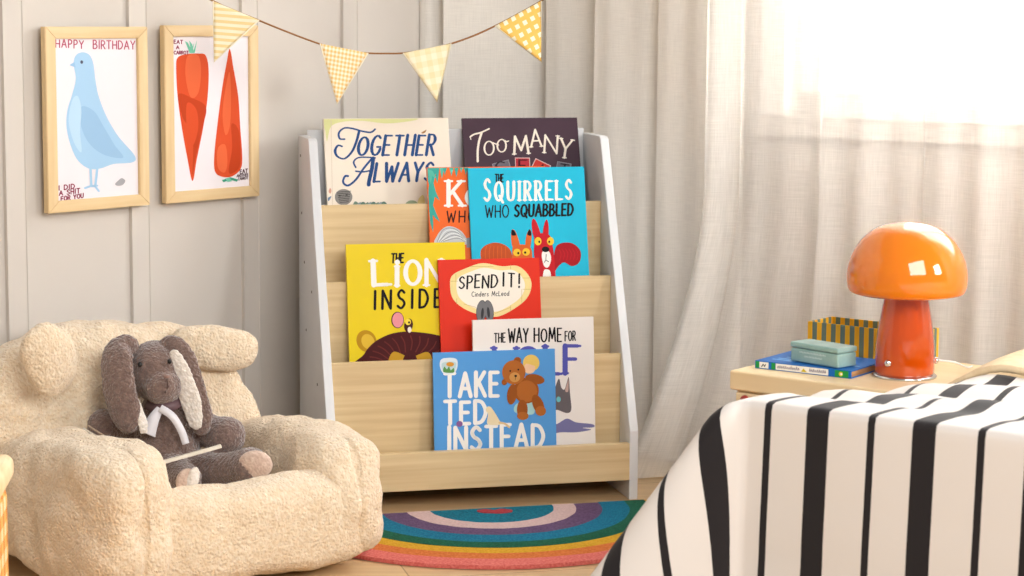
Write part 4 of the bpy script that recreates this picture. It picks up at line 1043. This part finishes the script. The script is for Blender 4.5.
MSX = stripe_mat('mustard_and_sage_stripes', 'f0b814', '68827a', .0205, 'X'); MSY = stripe_mat('mustard_and_sage_stripes_side', 'f0b814', '68827a', .0205, 'Y')
SBW, SBD, SBH, tk = .232, .09, .0625, .003
boxobj('front_side', (0, SBW, 0, tk, 0, SBH), MSX, sb); boxobj('rear_side', (0, SBW, SBD - tk, SBD, 0, SBH), MSX, sb)
boxobj('end_side', (0, tk, tk, SBD - tk, 0, SBH), MSY, sb); boxobj('end_side', (SBW - tk, SBW, tk, SBD - tk, 0, SBH), MSY, sb)
boxobj('bottom', (tk, SBW - tk, tk, SBD - tk, 0, tk), mat('mustard_card', 'd99a1c', .7), sb)

# ------------------------------------------------------------------ bed, striped duvet, cream sheet
bedO = Vector((.335, 2.910, 0))
BROT = NM + .065
bed = tag(empty('bed', bedO, (0, 0, BROT)), 'bed under the black and white striped duvet at lower right', 'bed')
M_mat = mat('cream_ticking', 'ebe2d2', .85); M_bedw = mat('white_bed_frame', 'e8e2d8', .5)
boxobj('mattress', (.04, 1.72, .04, .98, .20, .345), M_mat, bed, .035, 4)
boxobj('bed_rail', (.05, 1.72, .05, .98, .12, .195), M_bedw, bed, .004, 2)
for x in (.08, 1.67):
    for y in (.08, .92): boxobj('leg', (x - .025, x + .025, y - .025, y + .025, 0, .12), M_bedw, bed, .003, 2)
def ztop(a_, b_):
    z = .447 - .060 * sstep(.0, .50, b_) * (math.exp(-max(a_, 0) / .55)) 
    z += .010 * noise.noise(Vector((a_ * 9 + b_ * 3, b_ * 11, 2.0))) * sstep(.06, .24, b_) + .016 * math.sin(b_ * 26 + a_ * 9 + 2 * noise.noise(Vector((a_ * 6, b_ * 6, 5)))) * sstep(.06, .22, b_) * .6
    return z
def drop(h, phi, Ls=.014):
    """out, down after arc length h over the rounded shoulder then at phi from vertical"""
    o_ = d_ = 0; N = 24; ds = h / N
    for i in range(N):
        s_ = (i + .5) * ds; al = min(1, s_ / Ls) * (PI / 2 - phi); o_ += ds * math.cos(al); d_ += ds * math.sin(al)
    return o_, d_
A0, A1, B0, B1 = -.40, 1.45, -.405, .66
NA, NBb = 185, 107
bm = bmesh.new(); uvl = bm.loops.layers.uv.new('UVMap'); V = []
for j in range(NBb + 1):
    b_ = B0 + (B1 - B0) * j / NBb; row = []
    for i in range(NA + 1):
        a_ = A0 + (A1 - A0) * i / NA
        if a_ >= 0 and b_ >= 0: p = (a_, b_, ztop(a_, b_))
        elif a_ >= 0:
            ph = math.radians(3.5) + .03 * noise.noise(Vector((a_ * 5, 0, 7)))
            o_, d_ = drop(-b_, ph); p = (a_, -o_, ztop(a_, 0) - d_)
        elif b_ >= 0:
            ph = math.radians(2) + math.radians(6) * math.exp(-b_ / .12)
            o_, d_ = drop(-a_, ph, .05); o_ = min(o_, .05 + .4 * o_ * math.exp(-b_ / .2)); p = (-o_, b_, ztop(0, b_) - d_)
        else:
            th = math.atan2(-b_, -a_); r_ = math.hypot(a_, b_)
            ph = math.radians(8) * math.cos(th) ** 2 + math.radians(3.5) * math.sin(th) ** 2 + math.radians(31) * math.sin(2 * th) ** 2.0
            o_, d_ = drop(r_, ph, .014 + .045 * math.sin(2 * th) ** .8 + .02 * math.cos(th) ** 2); p = (-o_ * math.cos(th), -o_ * math.sin(th), ztop(0, 0) - d_)
        row.append(bm.verts.new((p[0], p[1], max(p[2], .02))))
    V.append(row)
for j in range(NBb):
    for i in range(NA):
        f = bm.faces.new((V[j][i], V[j][i + 1], V[j + 1][i + 1], V[j + 1][i])); f.smooth = True
        for l, (p, q) in zip(f.loops, ((i, j), (i + 1, j), (i + 1, j + 1), (i, j + 1))): l[uvl].uv = (A0 + (A1 - A0) * p / NA, B0 + (B1 - B0) * q / NBb)
M_duv = mat('black_stripe_cotton', 'f0e9e2', .9, Sheen_Weight=.1)
def duvet_nodes(m):
    tc = nd(m, 'ShaderNodeTexCoord'); sx = nd(m, 'ShaderNodeSeparateXYZ'); lk(m, tc, 'UV', sx, 'Vector')
    def st(c0, half):
        ad = nd(m, 'ShaderNodeMath'); ad.operation = 'SUBTRACT'; ad.inputs[1].default_value = c0 - .158 / 2 + 1.58; lk(m, sx, 'X', ad, 0)
        ad2 = nd(m, 'ShaderNodeMath'); ad2.operation = 'ADD'; ad2.inputs[1].default_value = 3.16; lk(m, ad, 0, ad2, 0)
        md = nd(m, 'ShaderNodeMath'); md.operation = 'MODULO'; md.inputs[1].default_value = .158; lk(m, ad2, 0, md, 0)
        sb_ = nd(m, 'ShaderNodeMath'); sb_.operation = 'SUBTRACT'; sb_.inputs[1].default_value = .079; lk(m, md, 0, sb_, 0)
        ab = nd(m, 'ShaderNodeMath'); ab.operation = 'ABSOLUTE'; lk(m, sb_, 0, ab, 0)
        lt = nd(m, 'ShaderNodeMath'); lt.operation = 'LESS_THAN'; lt.inputs[1].default_value = half; lk(m, ab, 0, lt, 0); return lt
    s1_, s2_ = st(.1135, .0168), st(.0365, .0054)
    mxm = nd(m, 'ShaderNodeMath'); mxm.operation = 'MAXIMUM'; lk(m, s1_, 0, mxm, 0); lk(m, s2_, 0, mxm, 1)
    mx = nd(m, 'ShaderNodeMixRGB'); mx.inputs['Color1'].default_value = (*lin('e6ded7'), 1); mx.inputs['Color2'].default_value = (*lin('1c1618'), 1)
    lk(m, mxm, 0, mx, 'Fac'); lk(m, mx, 'Color', pbsdf(m), 'Base Color')
    nz = nd(m, 'ShaderNodeTexNoise'); nz.inputs['Scale'].default_value = 500; bp = nd(m, 'ShaderNodeBump'); bp.inputs['Strength'].default_value = .12; bp.inputs['Distance'].default_value = .001
    lk(m, tc, 'UV', nz, 'Vector'); lk(m, nz, 'Fac', bp, 'Height'); lk(m, bp, 'Normal', pbsdf(m), 'Normal')
duvet_nodes(M_duv)
du = bmobj('striped_duvet', bm, M_duv); du.location = bedO; du.rotation_euler = (0, 0, BROT)
sd_ = du.modifiers.new('cloth_thickness', 'SOLIDIFY'); sd_.thickness = .006; sd_.offset = -1
tag(du, 'white duvet with broad and narrow black stripes draped over the bed corner', 'duvet')
# cream sheet turned back beyond the duvet
bm = bmesh.new(); V = []
for j in range(41):
    b_ = .664 + .336 * j / 40; row = []
    for i in range(81):
        a_ = -.012 + 1.46 * i / 80
        z = ztop(max(a_, 0), min(b_, .66)) + .010 * sstep(.60, .63, b_) + .004 * sstep(.66, .8, b_) + .006 * math.sin(a_ * 20 + b_ * 8)
        aa = a_
        if a_ < 0.03: z -= (.03 - a_) ** 2 * 9; 
        row.append(bm.verts.new((aa, b_, z)))
    V.append(row)
for j in range(40):
    for i in range(80): f = bm.faces.new((V[j][i], V[j][i + 1], V[j + 1][i + 1], V[j + 1][i])); f.smooth = True
sh = bmobj('bed_sheet', bm, noisy(mat('cream_linen', 'e6cda6', .85), 'e2c79e', 'ead3ae', (60, 60, 60))); sh.location = bedO; sh.rotation_euler = (0, 0, BROT)
sd_ = sh.modifiers.new('cloth_thickness', 'SOLIDIFY'); sd_.thickness = .012; sd_.offset = -1
tag(sh, 'plain cream sheet folded back beyond the striped duvet', 'sheet')

# ------------------------------------------------------------------ gingham stool at the left edge
M_ging = mat('orange_gingham', 'e79a45', .8)
def gingham(m):
    tc = nd(m, 'ShaderNodeTexCoord'); sx = nd(m, 'ShaderNodeSeparateXYZ'); lk(m, tc, 'Object', sx, 'Vector'); fs = []
    ad = nd(m, 'ShaderNodeMath'); ad.operation = 'ADD'; lk(m, sx, 'X', ad, 0); lk(m, sx, 'Y', ad, 1)
    for src, o_ in ((ad, 0), (sx, 'Z')):
        mu = nd(m, 'ShaderNodeMath'); mu.operation = 'MULTIPLY'; mu.inputs[1].default_value = 26; lk(m, src, o_, mu, 0)
        fr = nd(m, 'ShaderNodeMath'); fr.operation = 'FRACT'; lk(m, mu, 0, fr, 0); lt = nd(m, 'ShaderNodeMath'); lt.operation = 'LESS_THAN'; lt.inputs[1].default_value = .5; lk(m, fr, 0, lt, 0); fs.append(lt)
    s_ = nd(m, 'ShaderNodeMath'); s_.operation = 'ADD'; lk(m, fs[0], 0, s_, 0); lk(m, fs[1], 0, s_, 1)
    rp = nd(m, 'ShaderNodeValToRGB'); rp.color_ramp.interpolation = 'CONSTANT'; e = rp.color_ramp.elements
    e[0].position = 0; e[0].color = (*lin('f6e0b8'), 1); e[1].position = .25; e[1].color = (*lin('f0b765'), 1); x = e.new(.75); x.color = (*lin('d98a34'), 1)
    h = nd(m, 'ShaderNodeMath'); h.operation = 'MULTIPLY'; h.inputs[1].default_value = .5; lk(m, s_, 0, h, 0); lk(m, h, 0, rp, 'Fac'); lk(m, rp, 'Color', pbsdf(m), 'Base Color')
gingham(M_ging)
st = tag(empty('storage_stool', (-.856, 2.96, 0), (0, 0, .12)), 'orange gingham stool cut off by the left edge before the beanbag', 'stool')
boxobj('body', (-.115, .115, -.115, .115, 0, .285), M_ging, st, .02, 4)
M_lidg = noisy(mat('pale_peach_weave', 'f0d2a4', .8), 'eac592', 'f6deb6', (20, 20, 20)); boxobj('lid', (-.124, .124, -.124, .124, .2855, .325), M_lidg, st, .014, 4)

# ------------------------------------------------------------------ light
def area(name, loc, tgt, sx, sy, power, col=(1, 1, 1)):
    l = bpy.data.lights.new(name, 'AREA'); l.shape = 'RECTANGLE'; l.size = sx; l.size_y = sy; l.energy = power; l.color = col
    o = bpy.data.objects.new(name, l); COL.objects.link(o); o.location = loc
    o.rotation_euler = (Vector(tgt) - Vector(loc)).to_track_quat('-Z', 'Y').to_euler(); return o
area('added_front_key', (1.25, .3, 2.2), (-.1, 4.0, .4), 2.0, 1.7, 112, (1, .985, .97))  # added soft key right of the camera, no modelled window; brightens the scene's front
area('right_window_daylight', (2.25, 2.45, 1.25), (-.5, 4.2, .45), .45, .6, 27, (1, .975, .94))
wc = CORN + dR * 1.4 + dL * .35
area('outdoor_daylight', (wc.x, wc.y, 1.5), tuple(CORN + dR * 1.2 - dL * 1.5 + Vector((0, 0, 1.1))), 1.2, 1.3, 70, (1, .985, .96))
w = bpy.data.worlds.new('sky'); SC.world = w; w.use_nodes = True; nt = w.node_tree
bg = nt.nodes['Background']; bg.inputs['Color'].default_value = (1, .985, .965, 1)
tc = nt.nodes.new('ShaderNodeTexCoord'); vm = nt.nodes.new('ShaderNodeVectorMath'); vm.operation = 'DOT_PRODUCT'; vm.inputs[1].default_value = (dL.x, dL.y, .1)
nt.links.new(tc.outputs['Generated'], vm.inputs[0])
mr = nt.nodes.new('ShaderNodeMapRange'); mr.interpolation_type = 'SMOOTHSTEP'; mr.inputs['From Min'].default_value = .2; mr.inputs['From Max'].default_value = .8; mr.inputs['To Min'].default_value = .36; mr.inputs['To Max'].default_value = 2.4
nt.links.new(vm.outputs['Value'], mr.inputs['Value']); nt.links.new(mr.outputs['Result'], bg.inputs['Strength'])

vs_ = SC.view_settings; vs_.view_transform = 'Standard'; vs_.look = 'None'; vs_.gamma = 1; vs_.use_curve_mapping = False; vs_.exposure = -0.24
